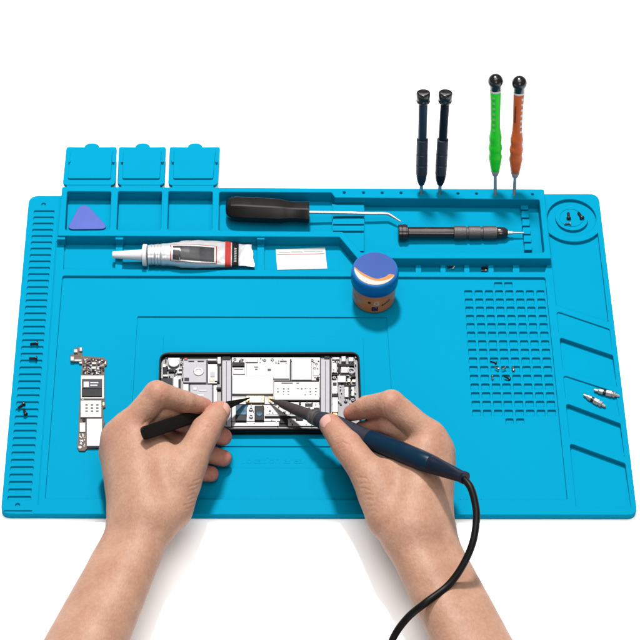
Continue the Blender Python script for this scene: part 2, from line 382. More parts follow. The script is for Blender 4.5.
def patch(name, u0, u1, a0, a1, off, m, par=None, nu=44, na=20):
    mb = MB(); vs = [tube_pt(u0+(u1-u0)*i/nu, a0+(a1-a0)*k/na, off)+A([0, 0, .12]) for i in range(nu+1) for k in range(na+1)]
    fs = [(i*(na+1)+k, i*(na+1)+k+1, (i+1)*(na+1)+k+1, (i+1)*(na+1)+k) for i in range(nu) for k in range(na)]
    return mb.add(vs, fs).build(name, m, par or tbody, ang=70)
def ux(px): return float(np.interp(px, [s[0] for s in st], range(len(st))))
D = math.radians
for k, px in enumerate((151.5, 154.6, 157.8, 161)):
    patch('thread_rib', ux(px), ux(px+.55), D(40), D(190), .2, M['silver'], nu=3)
patch('printed_border', ux(170.6), ux(217.2), D(73), D(160), .22, M['print_red'])
patch('printed_border', ux(171.6), ux(216.2), D(76.5), D(156.5), .40, M['foil'])
patch('printed_window', ux(173.3), ux(214.5), D(84), D(149), .62, M['window'])
patch('red_band', ux(225.2), ux(231.0), D(20), D(186), .3, M['print_red'])
bb = patch('black_band', ux(232.0), ux(238.6), D(10), D(186), .3, M['print_black'])
mb = MB()
for k in range(9):
    a = D(70+k*8.2); w = random.uniform(.6, 1.3)
    pts = [tube_pt(ux(234.3), a, .55), tube_pt(ux(236.6), a, .55), tube_pt(ux(236.6), a+D(2.5+2*w), .55), tube_pt(ux(234.3), a+D(2.5+2*w), .55)]
    mb.add([p+A([0, 0, .2]) for p in pts], [(0, 1, 2, 3)])
mb.build('pale_lettering', M['print_grey'], tbody)

# hooked pry tool --------------------------------------------------------------
hook = thing('hook_tool', 'hooked steel pry tool with thick black faceted handle lying in the long tray', 'hook tool', (P(265, 214, 3)[0], P(265, 214, 3)[1], 3))
zc = 12.6
hs = [(225.6, .25), (226.4, .55), (228.2, .8), (231, .95), (236, 1), (250, 1.02), (270, 1.0), (280, .97), (285, .9), (290, .83), (296, .81), (303, .84), (307.5, .87), (308.8, .86), (309.2, .8)]
rs = []
for px, k in hs:
    c = P(px, 208.6+(px-226)*.047, zc); ring = []
    for j in range(48):
        a = 2*math.pi*j/48+.2
        # rounded six-sided section
        r = 9.6*k; m6 = math.cos(math.pi/6)/math.cos(((a+.12) % (math.pi/3))-math.pi/6); r *= .12+.88*min(1.0, m6)*1.06
        ring.append(c+A([0, math.cos(a)*r, math.sin(a)*r]))
    rs.append(ring)
MB().rings(rs).build('handle', M['black'], hook, ang=22)
pts = spline([P(308, 212.2, zc), P(340, 212.6, 11.6), P(372, 213.4, 10.7), P(383, 213.4, 10.4), P(388, 214.0, 10.1), P(394, 217.3, 9.6), P(401, 221.6, 9)], 6)
MB().tube(pts, list(np.interp(np.linspace(0, 1, len(pts)), [0, .55, .8, 1], [1.35, 1.3, 1.2, .55])), 14).build('hooked_shaft', M['steel'], hook)

# black precision driver lying in the tray ------------------------------------------
def along(a, b, table):                                # convert positions along a->b given as photo px into mm
    return [((x-table[0][0]), r) for x, r in table]
drv = thing('precision_screwdriver', 'black precision screwdriver with knurled grip lying in the right of the long tray', 'screwdriver', (P(455, 236, 3)[0], P(455, 236, 3)[1], 3))
zc = 9.4; a = P(398, 232.2, zc); b = P(524, 232.8, zc-1.6); k = np.linalg.norm(b-a)/126
def seg(rootobj, a, b, k, x0, name, prof, m, n=32, ang=40):
    return MB().lathe(a, b, [((x-x0)*k, r) for x, r in prof], n).build(name, m, rootobj, ang=ang)
seg(drv, a, b, k, 398, 'end_cap', [(398, 4.5), (398.4, 5.8), (399, 6.3), (401.2, 6.3), (401.6, 5.9), (402.2, 5.9), (402.6, 6.3), (405.6, 6.3), (406, 5.9), (407.2, 5.9), (407.8, 4.4), (408.4, 3.6)], M['black_metal'])
seg(drv, a, b, k, 398, 'rod', [(408, 4.0), (408.2, 4.3), (453, 4.4), (453.2, 3)], M['black_metal'])
grip = []
for s0, s1 in ((453.4, 466.3), (468, 480.6), (482.3, 496.8)):
    grip += [(s0, 4.3), (s0+.5, 5.2), (s1-.5, 5.2), (s1, 4.3)]
seg(drv, a, b, k, 398, 'knurled_grip', grip, M['knurl'])
seg(drv, a, b, k, 398, 'nose', [(496.8, 4.3), (497.2, 4.5), (504, 4.3), (506.3, 3.4), (507.6, 2.4), (507.8, 1)], M['black_metal'])
seg(drv, a, b, k, 398, 'bit', [(507, 1.9), (509, 1.9), (509.3, 1.5), (512.5, 1.5), (512.8, 1.0), (523.5, .8), (524, .3)], M['steel'])

# two navy precision drivers standing in the ledge holes --------------------------
LEAN = math.tan(math.radians(17))
def lean(b, px, py):                                   # the tools lean back a little in the soft holes
    d = ray(px, py); n = A([0, 1., -LEAN]); t = ((b-CAM)@n)/(d@n); return CAM+d*t
def upright(name, label, cat, bpx, bpy, tpx, tpy, group):
    b = P(bpx, bpy, ZT); t = lean(b, tpx, tpy); r = thing(name, label, cat, tuple(b), group)
    return r, b, t, np.linalg.norm(t-b)/(bpy-tpy)
for (bx, by, tx, ty, lab, m1) in ((421.2, 193.6, 423.4, 92, 'upright navy precision screwdriver nearest the left of the pair in the rear ledge holes', 'navy'), (439.6, 193.8, 445.6, 92, 'upright navy black precision screwdriver leaning right, beside its bluer twin', 'navy_dark')):
    r, b, t, k = upright('precision_screwdriver', lab, 'screwdriver', bx, by, tx, ty, 'upright screwdrivers in the rear ledge')
    m = M[m1]; z = lambda y: (by-y)
    def sg(name, prof, mm, ang=40): return MB().lathe(b, t, [((by-y)*k, rr*(1.1 if name == 'end_cap' else 1.05)) for y, rr in prof], 32).build(name, mm, r, ang=ang)
    sg('bit', [(198, 1.0), (192, 1.0), (191.6, 1.3), (184, 1.5), (183.6, 1.0)], M['steel'])
    sg('nose', [(184.4, 1.6), (184, 2.3), (180, 3.4), (177, 3.9), (174, 4.0), (173.5, 3.4)], m)
    gp = []
    for s0, s1 in ((173.6, 163.5), (162.7, 152.5), (151.7, 138.2)): gp += [(s0, 3.9), (s0-.5, 4.35), (s1+.5, 4.35), (s1, 3.9)]
    sg('knurled_grip', gp, M['knurl_navy'])
    sg('rod', [(138.6, 3.2), (138, 3.3), (102, 3.35), (101.6, 3)], m)
    sg('end_cap', [(102.4, 3.4), (101.9, 4.6), (101.2, 4.95), (99.6, 4.95), (99.2, 4.7), (98.7, 4.7), (98.3, 4.95), (93.2, 4.95), (92.4, 4.7), (92.1, 4.2), (92.3, 3.6), (92.5, 3.3), (92.5, 0.3)], M['black_gloss'], 50)

# green and orange drivers --------------------------------------------------------
def ballhead(bx, by, tx, ty, m, label, tick, side, dy):
    b = P(bx, by, ZT); t = lean(b, tx, ty); k = np.linalg.norm(t-b)/(by-ty)
    r = thing('ball_top_screwdriver', label, 'screwdriver', tuple(b), 'upright screwdrivers in the rear ledge')
    def sg(name, prof, mm, ang=60): return MB().lathe(b, t, [((by-y-dy)*k, rr*1.05) for y, rr in prof], 32).build(name, mm, r, ang=ang)
    s = .74
    sg('shaft', [(199, 1.35), (176, 1.4), (175, 1.4)], M['steel'])
    sg('ferrule', [(176, 1.5), (175.4, 2.3), (172, 3.1), (170.6, 3.3), (170.2, 2.8)], M['greyplate'])
    hp = [(170.6, 3.0), (170, 3.5), (166, 4.0), (160, 4.7), (157.5, 5.05), (155.5, 5.0), (152.3, 4.45), (149.5, 5.0), (147, 5.2), (144.8, 4.9), (142.2, 4.35), (139.5, 4.8), (136.5, 4.85), (133.5, 4.3), (128, 3.75), (122, 3.6), (110, 3.75), (98, 4.0), (92.5, 4.1), (91.8, 3.8)]
    sg('handle', hp, m)
    sg('ring', [(92.2, 3.9), (91.8, 4.2), (90.4, 4.2), (90, 3.8)], M['white'])
    hc = (by-82.0-dy)*k; Rb = 5.9; pr = [((by-90.4-dy)*k, 3.3), ((by-90.2-dy)*k, 4.15)]
    for q in range(17):
        a = math.radians(-34+q*7.3); pr.append((hc+Rb*math.sin(a), Rb*math.cos(a)))
    pr += [(pr[-1][0]-.1, 1.2), (pr[-1][0]-.1, .2)]
    MB().lathe(b, t, pr, 36).build('ball_cap', M['black_gloss'], r, ang=50)
    d = (t-b)/np.linalg.norm(t-b); mb = MB()
    vd = CAM-b; vd[2] = 0; vd /= np.linalg.norm(vd); sdv = A([1., 0, 0]); sdv = sdv*math.sin(side)+vd*math.cos(side); sdv -= d*(sdv@d); sdv /= np.linalg.norm(sdv); tg = np.cross(d, sdv)
    for i in range(7):
        y = 96+i*5.35; h = (by-y-dy)*k; rr = float(np.interp(-y, [-p[0] for p in hp], [p[1] for p in hp]))
        c = b+d*h+sdv*(rr*1.05-.15)
        q = [c+tg*sx*1.0+d*sz*(.9) for sx, sz in ((-1, -1), (1, -1), (1, 1), (-1, 1))]
        mb.add([*q, *[p+sdv*.5 for p in q]], [(0, 1, 2, 3), (4, 5, 6, 7), (0, 1, 5, 4), (1, 2, 6, 5), (2, 3, 7, 6), (3, 0, 4, 7)])
    mb.build('grip_ticks', tick, r, smooth=False)
    return r, b, d, k, hp, vd
ballhead(495.2, 194.4, 495.6, 75, M['green'], 'upright green handled screwdriver with black ball top in the rear ledge', M['green_tick'], -.25, -1.0)
r, b, d, k, hp, vd = ballhead(514.2, 194.6, 519.8, 73, M['orange'], 'upright orange handled screwdriver with black ball top in the rear ledge', M['white'], .75, .8)
mb = MB(); sdv = A([-.45, 0, 0])+vd*.9; sdv -= d*(sdv@d); sdv /= np.linalg.norm(sdv); tg = np.cross(d, sdv)
for i in range(12):
    h = (194.6-104-i*1.35)*k; c = b+d*h+sdv*4.18; w = random.uniform(.5, .8)
    q = [c+tg*sx*w+d*sz*.34 for sx, sz in ((-1, -1), (1, -1), (1, 1), (-1, 1))]
    mb.add(q, [(0, 1, 2, 3)])
mb.build('printed_lettering', M['print_black'], r)

# white card ------------------------------------------------------------------------
cq = [X2(277.2, 269.8, 3.5), X2(327.2, 268.4, 3.5), X2(325.0, 247.6, 3.5), X2(275.7, 249.4, 3.5)]
cc = A(cq).mean(0); card = thing('label_card', 'small white printed card lying flat in the compartment right of the tube', 'card', (cc[0], cc[1], 3.02))
MB().prism(cq, 3.05, 3.5).build('sheet', M['paper'], card, smooth=False)
mb = MB(); 
for x0, x1, y in ((278.5, 290, 251.6), (291, 303, 251.2), (304, 323, 250.5)):
    mb.pbox(x0, y, x1, y+1.5, 3.4, 3.6)
mb.build('printed_heading', M['print_grey'], card, smooth=False)
MB().prism([X2(277, 255.0, 3.62), X2(324.3, 253.9, 3.62), X2(324.3, 253.2, 3.62), X2(277, 254.3, 3.62)], 3.4, 3.62).build('printed_line', M['print_pink'], card, smooth=False)

# flux jar -------------------------------------------------------------------------
jb = P(373.6, 297.2, ZW)
jar = thing('flux_jar', 'squat brown jar with blue screw lid standing on the mat', 'jar', tuple(jb))
jt = jb+A([.6, -.3, 1.])*1.0; up = jb+A([0, 0, 50])
jbody = MB().lathe(jb, up, [(0, 13.5), (.2, 15.2), (1.2, 16.1), (2.5, 16.3), (20, 16.3), (22.6, 16.0), (23, 14)], 56).build('jar_body', M['jar'], jar)
ldp = [(20.8, 15.4), (20.9, 17.2), (21.4, 17.8), (29.5, 17.9), (31.5, 17.6), (33.2, 17.0), (33.9, 16.3), (34.0, 15.9), (33.95, 15.6), (33.9, .5)]
jlid = MB().lathe(jb, up, ldp, 64).build('lid', M['lidblue'], jar, ang=50)
lz = jb[2]+34.15; lc = (jb[0], jb[1])
lab = MB().prism(circ(lc[0], lc[1], 15.9, 56), lz-.2, lz).build('lid_label', M['lidlabel'], jlid, smooth=False)
def lidp(px, py): return X2(px, py, lz)
crv = spline([lidp(355.2, 267.3), lidp(360.2, 271.4), lidp(368.4, 276.0), lidp(376.6, 278.8), lidp(384.9, 277.0), lidp(389.2, 274.2), lidp(393.4, 274.6)], 5)
crv2 = spline([lidp(355.0, 269.0), lidp(362.4, 275.6), lidp(372, 280.0), lidp(380, 281.2), lidp(388, 279.6), lidp(394, 276.0)], 5)
ang0 = lambda p: math.atan2(p[1]-lc[1], p[0]-lc[0])
def rim(pa, pb, R=14.8):
    a0, a1 = ang0(pa), ang0(pb)
    while a1 < a0: a1 += 2*math.pi
    return [(lc[0]+R*math.cos(a), lc[1]+R*math.sin(a)) for a in np.linspace(a0, a1, 26)]
def crescent(curve, R, z, name, m):
    n = len(curve); pts = []
    for p in curve:                                     # keep the curve on the label
        v = A(p)-A(lc); r = np.linalg.norm(v); pts.append(A(lc)+v*min(1, (R-.05)/r))
    a0, a1 = ang0(pts[0]), ang0(pts[-1])
    while a1 < a0: a1 += 2*math.pi
    arc = [(lc[0]+R*math.cos(a), lc[1]+R*math.sin(a)) for a in np.linspace(a0, a1, n)]
    mb = MB(); vs = [(p[0], p[1], z) for p in pts]+[(p[0], p[1], z) for p in arc]
    mb.add(vs, [(i, n+i, n+i+1, i+1) for i in range(n-1)])
    return mb.build(name, m, jlid, smooth=False)
crescent(crv, 15.75, lz+.12, 'orange_swoosh', M['lab_orange'])
crescent(crv2, 15.6, lz+.24, 'white_swoosh', M['lab_white'])
def jarmap(ac, zc, R=16.35): return lambda x, y, h: (jb[0]+(R+h)*math.cos(ac+x/R), jb[1]+(R+h)*math.sin(ac+x/R), jb[2]+zc+y)
MB().add(*text('BI', 6.2, jarmap(D(-98), 4.0), .2, .25)).build('blue_lettering', M['jarink'], jbody, smooth=False)
MB().add(*text('G', 6.0, jarmap(D(-93), 10.6), .25, .2)).build('white_letter', M['lab_white'], jbody, smooth=False)
MB().add(*text('.', 14, jarmap(D(-110), 12.4), .2, .3)).build('black_dot', M['print_black'], jbody, smooth=False)
def strokes(ac, zc, slope, n, hgt, name, m):            # a printed word too small to read
    mb = MB(); f = jarmap(ac, zc)
    for i in range(n):
        x = i*.95; y = x*slope; hh = hgt*(1, .62, .7, .62, .95, .62)[i % 6]; w = .5
        mb.add([f(x, y, .22), f(x+w, y, .22), f(x+w+hh*.25, y+hh, .22), f(x+hh*.25, y+hh, .22)], [(0, 1, 2, 3)])
        if i % 2: mb.add([f(x-.5, y+.1, .2), f(x+.5, y+.1, .2), f(x+.5, y+.5, .2), f(x-.5, y+.5, .2)], [(0, 1, 2, 3)])
    return mb.build(name, M[m], jbody, smooth=False)
strokes(D(-72), 8.6, .38, 8, 2.6, 'slanted_lettering', 'jarink')
strokes(D(-160), 9.8, -.35, 5, 2.2, 'pale_lettering', 'print_grey')


# ------------------------------------------------------------------ loose circuit board
def pb(mb, *a): mb.pbox(*a); return mb
bd = P(92, 402, ZW)
lb = thing('circuit_board', 'loose narrow phone circuit board with black chip lying left of the left hand', 'circuit board', (bd[0], bd[1], ZW))
zb = 5.0
poly = [(70.2, 354.4), (74.5, 354), (75.2, 348), (82.6, 346.6), (82.4, 356), (103.6, 357.4), (107, 360.5), (106.8, 365), (104.6, 366), (105.0, 400), (105.4, 407), (103, 408), (103.6, 419.5), (104.8, 422), (103.4, 427), (102.6, 447.5), (87, 448.5), (84.6, 450.8), (79, 450.6), (77.4, 447), (78.8, 420), (79.6, 398), (81, 378), (82, 361.6), (70.4, 361.4)]
MB().add(*layer([[X2(x, y, zb) for x, y in poly][::-1]], ZW+.05, zb, .1, 1)).build('board', M['pcb'], lb, smooth=False)
def part(root, name, m, boxes, bev=.25, label=None):
    out = None
    for grp in ([[bx] for bx in boxes] if bev else [boxes]):   # every piece a part of its own; printed marks stay one pattern
        mb = MB()
        for bx in grp: mb.pbox(*bx)
        out = mb.build(name, m, root, smooth=True, bevel=bev)
        if label: out['label'] = label
    return out
part(lb, 'shield_can', M['shield'], [(80.6, 375.2, 104.2, 398.6, zb-.2, zb+.8)])
part(lb, 'chip', M['chip'], [(81.8, 388.5, 102.0, 396.4, zb, zb+1.5)])
chp = part(lb, 'chip', M['chip2'], [(82.0, 378.8, 102.0, 388.3, zb, zb+1.55)])
part(chp, 'chip_marking', M['silver'], [(83.6, 381.6, 89, 387, zb+1.4, zb+1.65)], 0)
part(chp, 'chip_marking', M['silver'], [(90.2, 381.9, 98.4, 383.2, zb+1.4, zb+1.62), (90.2, 384.6, 97.4, 386, zb+1.4, zb+1.62)], 0)
shc = part(lb, 'shield_can', M['shield'], [(80.4, 400.2, 101.6, 417.2, zb-.2, zb+1.6)])
part(shc, 'printed_marks', M['mark'], [(x, y, x+2.3, y+1.3, zb+1.5, zb+1.7) for x in (85.4, 90.8, 96.2) for y in (404.2, 407.3, 410.4)], 0)
part(lb, 'shield_can', M['shield'], [(86.6, 418.4, 102.2, 446.0, zb-.2, zb+1.9)])
part(lb, 'connector', M['silver'], [(79.5, 422.5, 85.4, 432, zb-.2, zb+.9)])
part(lb, 'bracket', M['shield'], [(70.4, 356.4, 74.0, 360.6, zb-.2, zb+2), (74.2, 359.2, 81.8, 361.2, zb-.2, zb+1.2)])
part(lb, 'bracket', M['silver'], [(73.8, 349, 77.6, 352.4, zb-.2, zb+1.8), (79.4, 347.2, 82.2, 351, zb-.2, zb+1.6)])
part(lb, 'connector', M['shield'], [(91.6, 362.0, 96.4, 364.2, zb, zb+1.2)])
part(lb, 'connector', M['shield'], [(91.2, 366.4, 96.2, 368.8, zb, zb+1.2)])
part(lb, 'gold_contact', M['gold'], [(79.2, 360.6, 82.2, 363.4, zb-.2, zb+.6), (104.4, 361.4, 106.4, 363.8, zb-.1, zb+.5), (102.6, 402, 104.6, 405.4, zb-.2, zb+.7)])
for px, py in ((84.2, 420.2), (79.9, 447.2), (83.4, 376.6), (82.6, 398.4)):
    c = P(px, py, zb+.3); MB().lathe(c-A([0, 0, .5]), c+A([0, 0, 1]), [(0, 1.3), (.7, 1.3), (.75, .9), (.6, .8), (.58, .1)], 16).build('screw_hole', M['shield'] if py != 420.2 else M['darkpart'], lb)
mb = MB()
for i in range(60):
    x = rng.uniform(83.2, 102.6); y = rng.uniform(358.4, 373.8)
    if 90.5 < x < 97 and 361 < y < 369: continue
    w, h = rng.uniform(.8, 2.0), rng.uniform(.6, 1.3); mb.pbox(x, y, x+w, y+h, zb-.1, zb+rng.uniform(.4, .9))
for i in range(24):
    x = rng.uniform(79.0, 84.6); y = rng.uniform(433, 446); mb.pbox(x, y, x+rng.uniform(.7, 1.5), y+rng.uniform(.7, 1.5), zb-.1, zb+rng.uniform(.3, .8))
o = mb.build('surface_components', M['silver'], lb, smooth=False); o['kind'] = 'stuff'
mb = MB()
for i in range(70):
    x = rng.uniform(82.6, 102.8); y = rng.uniform(358.0, 374.0); w, h = rng.uniform(.8, 2.6), rng.uniform(.6, 1.5)
    if 90.5 < x < 97 and 361 < y < 369: continue
    mb.pbox(x, y, x+w, y+h, zb-.1, zb+rng.uniform(.5, 1.0))
o = mb.build('dark_components', M['darkpart'], lb, smooth=False); o['kind'] = 'stuff'

# ------------------------------------------------------------------ opened phone
zt = 10.2; zfl = 6.6
ph0 = P(258, 392, 3.2)
phone = thing('opened_phone', 'opened smartphone lying on the mat, black frame and bare silver insides, between both hands', 'phone', (ph0[0], ph0[1], 3.2))
oq = [X2(156.6, 429.8, zt), X2(361.8, 429.4, zt), X2(359.4, 351.4, zt), X2(159.6, 352.2, zt)]
outer = rounded(oq, 7, 7)
iq = [X2(158.8, 428.2, zt), X2(359.8, 427.8, zt), X2(357.4, 353.7, zt), X2(161.6, 354.5, zt)]
inner = rounded(iq, 5, 7)
MB().add(*layer([outer, inner], 3.25, zt, .8, 3)).build('frame', M['frame'], phone, ang=60)
MB().add(*layer([inset(outer, .5), inset(inner, -.55)], zt-.6, zt+.12, .1, 1)).build('frame_rim', M['rim'], phone, smooth=False)
MB().prism(inset(inner, -.8), 3.6, zfl).build('chassis_plate', M['chassis'], phone, smooth=False)
pp = lambda name, m, boxes, bev=.25, label=None: part(phone, name, M[m], boxes, bev, label)
def disc(px, py, z0, z1, r, name, m, hole=0):
    c = P(px, py, z1); pr = [(0, r*.98), (z1-z0-.3, r), (z1-z0, r-.3)]
    pr += [(z1-z0, hole+.2), (z1-z0-.3, hole), (.4*(z1-z0), hole*.98), (.4*(z1-z0), .05)] if hole else [(z1-z0, .05)]
    return MB().lathe(A([c[0], c[1], z0]), A([c[0], c[1], z1+5]), pr, 28).build(name, M[m], phone, ang=45)
# left end
disc(173.8, 362.4, zfl, zt-.2, 4.1, 'vibration_motor', 'shield')
pp('motor_bracket', 'silver', [(168, 357.6, 180, 369.5, zfl-.3, zfl+1.2), (177, 368, 182, 373.5, zfl-.3, zfl+1.6)])
pp('connector', 'darkpart', [(163.0, 366, 167.2, 374.4, zfl-.2, zfl+1.6), (168.4, 370, 176, 371.6, zfl+.9, zfl+1.8), (178.6, 369, 182.4, 371, zfl, zfl+2)])
pp('gold_contact', 'gold', [(162.8, 364.0, 165.8, 367, zfl, zfl+2.1), (163, 374.6, 168, 376.4, zfl, zfl+1.8)])
pp('connector', 'chip', [(160.8, 378, 172.6, 386, zfl-.2, zfl+1.4)])
pp('antenna_bracket', 'silver', [(173.2, 375.4, 181, 391, zfl-.2, zfl+1.5)])
pp('connector', 'darkpart', [(178.4, 379, 180.6, 388.6, zfl+1.2, zfl+1.9)])
pp('red_tape', 'redbit', [(184.2, 357.8, 187.4, 359.8, zfl, zfl+2.4)])
pp('cover_plate', 'greyplate', [(183.2, 360.4, 206.2, 382.4, zfl-.2, zfl+2.0)])
disc(198.6, 371.2, zfl+1.9, zfl+2.6, 3.9, 'screw_boss', 'shield', 2.0)
pp('slot', 'darkpart', [(188.4, 360.8, 194.2, 361.9, zfl+1.9, zfl+2.15), (197.6, 360.8, 204, 361.9, zfl+1.9, zfl+2.15)], 0)
pp('cover_plate', 'silver', [(207.8, 363.8, 217.2, 383.4, zfl-.2, zfl+1.7)])
pp('embossed_mark', 'greyplate', [(210.4, 371.8, 214.6, 376.8, zfl+1.6, zfl+2.1)])
pp('cover_plate', 'greyplate', [(190.2, 384.6, 212.2, 408, zfl-.2, zfl+1.8)])
pp('embossed_mark', 'silver', [(193, 387, 197, 390, zfl+1.7, zfl+2.1), (199, 389.5, 207, 391.2, zfl+1.7, zfl+2.1), (197, 394, 204, 396, zfl+1.7, zfl+2.0)])
pp('cover_plate', 'silver', [(183, 383.8, 188.6, 404, zfl-.2, zfl+1.6), (213.4, 385, 217.2, 402, zfl-.2, zfl+1.3)])
pp('bracket', 'shield', [(207.6, 358.6, 216.6, 360.6, zfl-.2, zfl+2.0), (217.4, 356.8, 221, 363.6, zfl-.2, zfl+2.2)])
pp('gasket', 'darkpart', [(208, 361.4, 217.6, 362.6, zfl, zfl+1.9), (218.0, 364.2, 219.6, 381, zfl, zfl+1.6), (214.6, 380.8, 219.6, 382.2, zfl, zfl+1.7)], .1)
pp('gasket', 'darkpart', [(221.0, 358, 222.0, 402, zfl, zfl+1.4), (216.4, 387.2, 221, 389.4, zfl, zfl+2.0)], .1)
# board and long bars
pp('gap_shade_sheet', 'darkpart', [(231.2, 356.6, 320.8, 426.8, zfl-.2, zfl+.25)], 0)  # dark sheet standing in for the shade in gaps around the board
pp('support_bar', 'greyplate', [(222.4, 360.2, 231.2, 426.4, zfl-.2, zfl+1.9)])
pp('support_bar', 'greyplate', [(320.8, 359.4, 329.6, 426.0, zfl-.2, zfl+1.9)])
pp('gasket', 'darkpart', [(222.2, 356.4, 230.4, 360, zfl, zfl+1.6), (324.4, 355.8, 329.6, 358.8, zfl, zfl+1.7), (329.9, 357.5, 330.9, 424, zfl, zfl+1.7)], .1)
pp('main_board', 'shield', [(231.8, 357.2, 320.2, 397.6, zfl-.2, zfl+1.2)])
pp('connector', 'darkpart', [(232.2, 362.0, 244.6, 366.2, zfl+1, zfl+2.4)])
pp('flex_connector', 'silver', [(233, 367.4, 245, 374.2, zfl+1, zfl+1.9)])
pp('connector', 'silver', [(245.4, 358.6, 257.8, 362.0, zfl+1, zfl+2.3)])
sh1 = pp('shield_can', 'shield', [(246.2, 363.6, 289.6, 378.6, zfl+1, zfl+2.3)])
pp('shield_can', 'shield', [(291.8, 358.4, 311.6, 379.8, zfl+1, zfl+2.5)])
pp('battery_shield', 'shield', [(232.0, 375.6, 273.4, 393.8, zfl+1, zfl+3.4)], .35, 'large plain bright shield plate')
sh2 = pp('shield_can', 'shield', [(274.2, 381.6, 319.6, 399.8, zfl+1, zfl+2.6)])
mk = []
for x in (277.2, 283.0, 287.6, 297.2, 301, 304.6, 309.6, 315):
    for y in (388.2, 391.2, 394.2):
        if rng.random() < .8: mk.append((x, y, x+rng.uniform(.7, 1.9), y+rng.uniform(.6, 1.4), zfl+2.5, zfl+2.7))
mk += [(281.4, 382.6, 292.8, 383.6, zfl+2.5, zfl+2.7), (296.4, 382.7, 299, 383.6, zfl+2.5, zfl+2.7)]
part(sh2, 'printed_marks', M['mark'], mk, 0)
part(sh1, 'printed_marks', M['mark'], [(254.2, 366.6, 258.2, 367.6, zfl+2.2, zfl+2.4), (255, 368.6, 257.4, 370, zfl+2.2, zfl+2.4), (267.6, 368.6, 271, 371, zfl+2.2, zfl+2.36), (280, 360.6, 286.6, 361.8, zfl+1.1, zfl+1.5)], 0)
for px, py in ((234.8, 358.6), (241.4, 359.4), (264.6, 359.6), (272.2, 359), (312.2, 359.8), (316.4, 363.6), (314.8, 367.8)):
    disc(px, py, zfl+1, zfl+2.2, 1.15, 'screw', 'silver', .45)
pp('connector', 'darkpart', [(316.6, 376.6, 319.4, 379.6, zfl+1, zfl+2.3)])
pp('connector', 'silver', [(313, 361, 319.4, 375.6, zfl+1, zfl+1.7)])
# lower bay
pp('bay_plate', 'silver', [(231.8, 404.8, 320, 421.2, zfl-.2, zfl+.45)])
pp('copper_flex', 'copper', [(268, 396.2, 272.6, 402, zfl+.8, zfl+1.3), (303, 415.4, 312, 418.6, zfl, zfl+1.1), (209.4, 378.6, 214, 381.4, zfl+1.5, zfl+1.9), (333, 412.6, 337.4, 420, zfl, zfl+.9)])
pp('black_tape', 'chip', [(305, 403.2, 312.6, 406.4, zfl, zfl+1.3), (234.0, 368.6, 243.4, 369.6, zfl+1, zfl+2.1), (184.4, 377.6, 189, 381.2, zfl+1.9, zfl+2.2), (333, 382.4, 336.6, 385.4, zfl+1.4, zfl+1.9)])
pp('gap_shade_strip', 'darkpart', [(206.5, 360, 207.5, 384, zfl, zfl+.5), (189.0, 384, 189.9, 405, zfl, zfl+.5), (212.5, 385, 213.1, 405, zfl, zfl+.5), (290.0, 359, 291.4, 380.4, zfl+1, zfl+1.6), (274.0, 380.2, 319, 381.2, zfl+1, zfl+1.9), (226.2, 361, 226.7, 425, zfl+1.8, zfl+1.96), (325.2, 361, 325.7, 425, zfl+1.8, zfl+1.96)], .05)  # solid dark strips painting the shade of seams between plates
pp('gold_flex', 'gold', [(246.4, 395.4, 264.2, 402.4, zfl-.1, zfl+1.8)])
pp('flex_ribbon', 'shield', [(231.8, 395.6, 246, 404.2, zfl-.1, zfl+1.0), (264.6, 395.6, 274, 404, zfl-.1, zfl+1.0)])
pp('camera_module', 'glass', [(235.8, 404.8, 246.8, 414.6, zfl, zfl+2.6)])
pp('camera_module', 'chip', [(235.4, 414.9, 246.6, 420.6, zfl, zfl+2.7)])
pp('camera_module', 'chip', [(254.6, 405.4, 264, 420.4, zfl, zfl+2.6)], .5)
disc(259.4, 413.6, zfl+2.5, zfl+3.1, 2.1, 'camera_lens', 'glass', 1.2)
for px, py in ((251, 408.6), (251, 415.8)): disc(px, py, zfl, zfl+1.8, 1.6, 'screw', 'silver', .7)
pp('cable', 'darkpart', [(264.6, 415.6, 302, 417.6, zfl, zfl+1.4), (280, 418, 287.4, 423.4, zfl, zfl+1.1)], .3)
pp('cover_plate', 'shield', [(266, 405.4, 300, 414.6, zfl-.2, zfl+.7), (288.6, 402, 319.4, 414, zfl-.2, zfl+.9)])
pp('connector', 'darkpart', [(299, 401.4, 301, 404.4, zfl, zfl+1.7), (314, 407.6, 319.6, 410.4, zfl, zfl+1.9), (296, 417.2, 303, 420, zfl, zfl+1.6)])
pp('cover_plate', 'shield', [(231.8, 421.6, 279, 426.2, zfl-.2, zfl+.8), (288, 419.4, 319.6, 426, zfl-.2, zfl+.8)])
# right end clutter
pp('bracket', 'shield', [(331.6, 360.8, 337.0, 372.6, zfl-.2, zfl+1.4), (331.8, 380.2, 337.8, 393.6, zfl-.2, zfl+1.5), (332.0, 397, 338.2, 412, zfl-.2, zfl+1.4)])
pp('bracket', 'shield', [(337.4, 375.4, 346, 382.2, zfl-.2, zfl+2.2)])
pp('bracket', 'silver', [(341.4, 356.2, 345.8, 361.4, zfl-.2, zfl+2.4), (348.4, 357, 353.6, 361.4, zfl-.2, zfl+1.9), (332.2, 357, 339.6, 359.4, zfl-.2, zfl+2.0)])
pp('connector', 'darkpart', [(338.2, 363.8, 354.2, 366, zfl, zfl+2.4), (338.2, 366.2, 340.4, 373.2, zfl, zfl+2.0), (331.6, 373.6, 346.4, 375.0, zfl, zfl+1.6), (331.8, 394.2, 338.4, 396.6, zfl, zfl+1.9)], .1)
pp('speaker', 'silver', [(341, 366.6, 349.6, 372.8, zfl-.2, zfl+1.7)])
disc(351.4, 370.4, zfl, zfl+2.2, 2.9, 'jack_ring', 'greyplate', 1.6)
pp('connector', 'darkpart', [(350.6, 374.6, 355.4, 377, zfl, zfl+2), (344.4, 384.6, 355, 386.2, zfl, zfl+1.7), (349, 386, 350.6, 398, zfl, zfl+1.8)], .1)
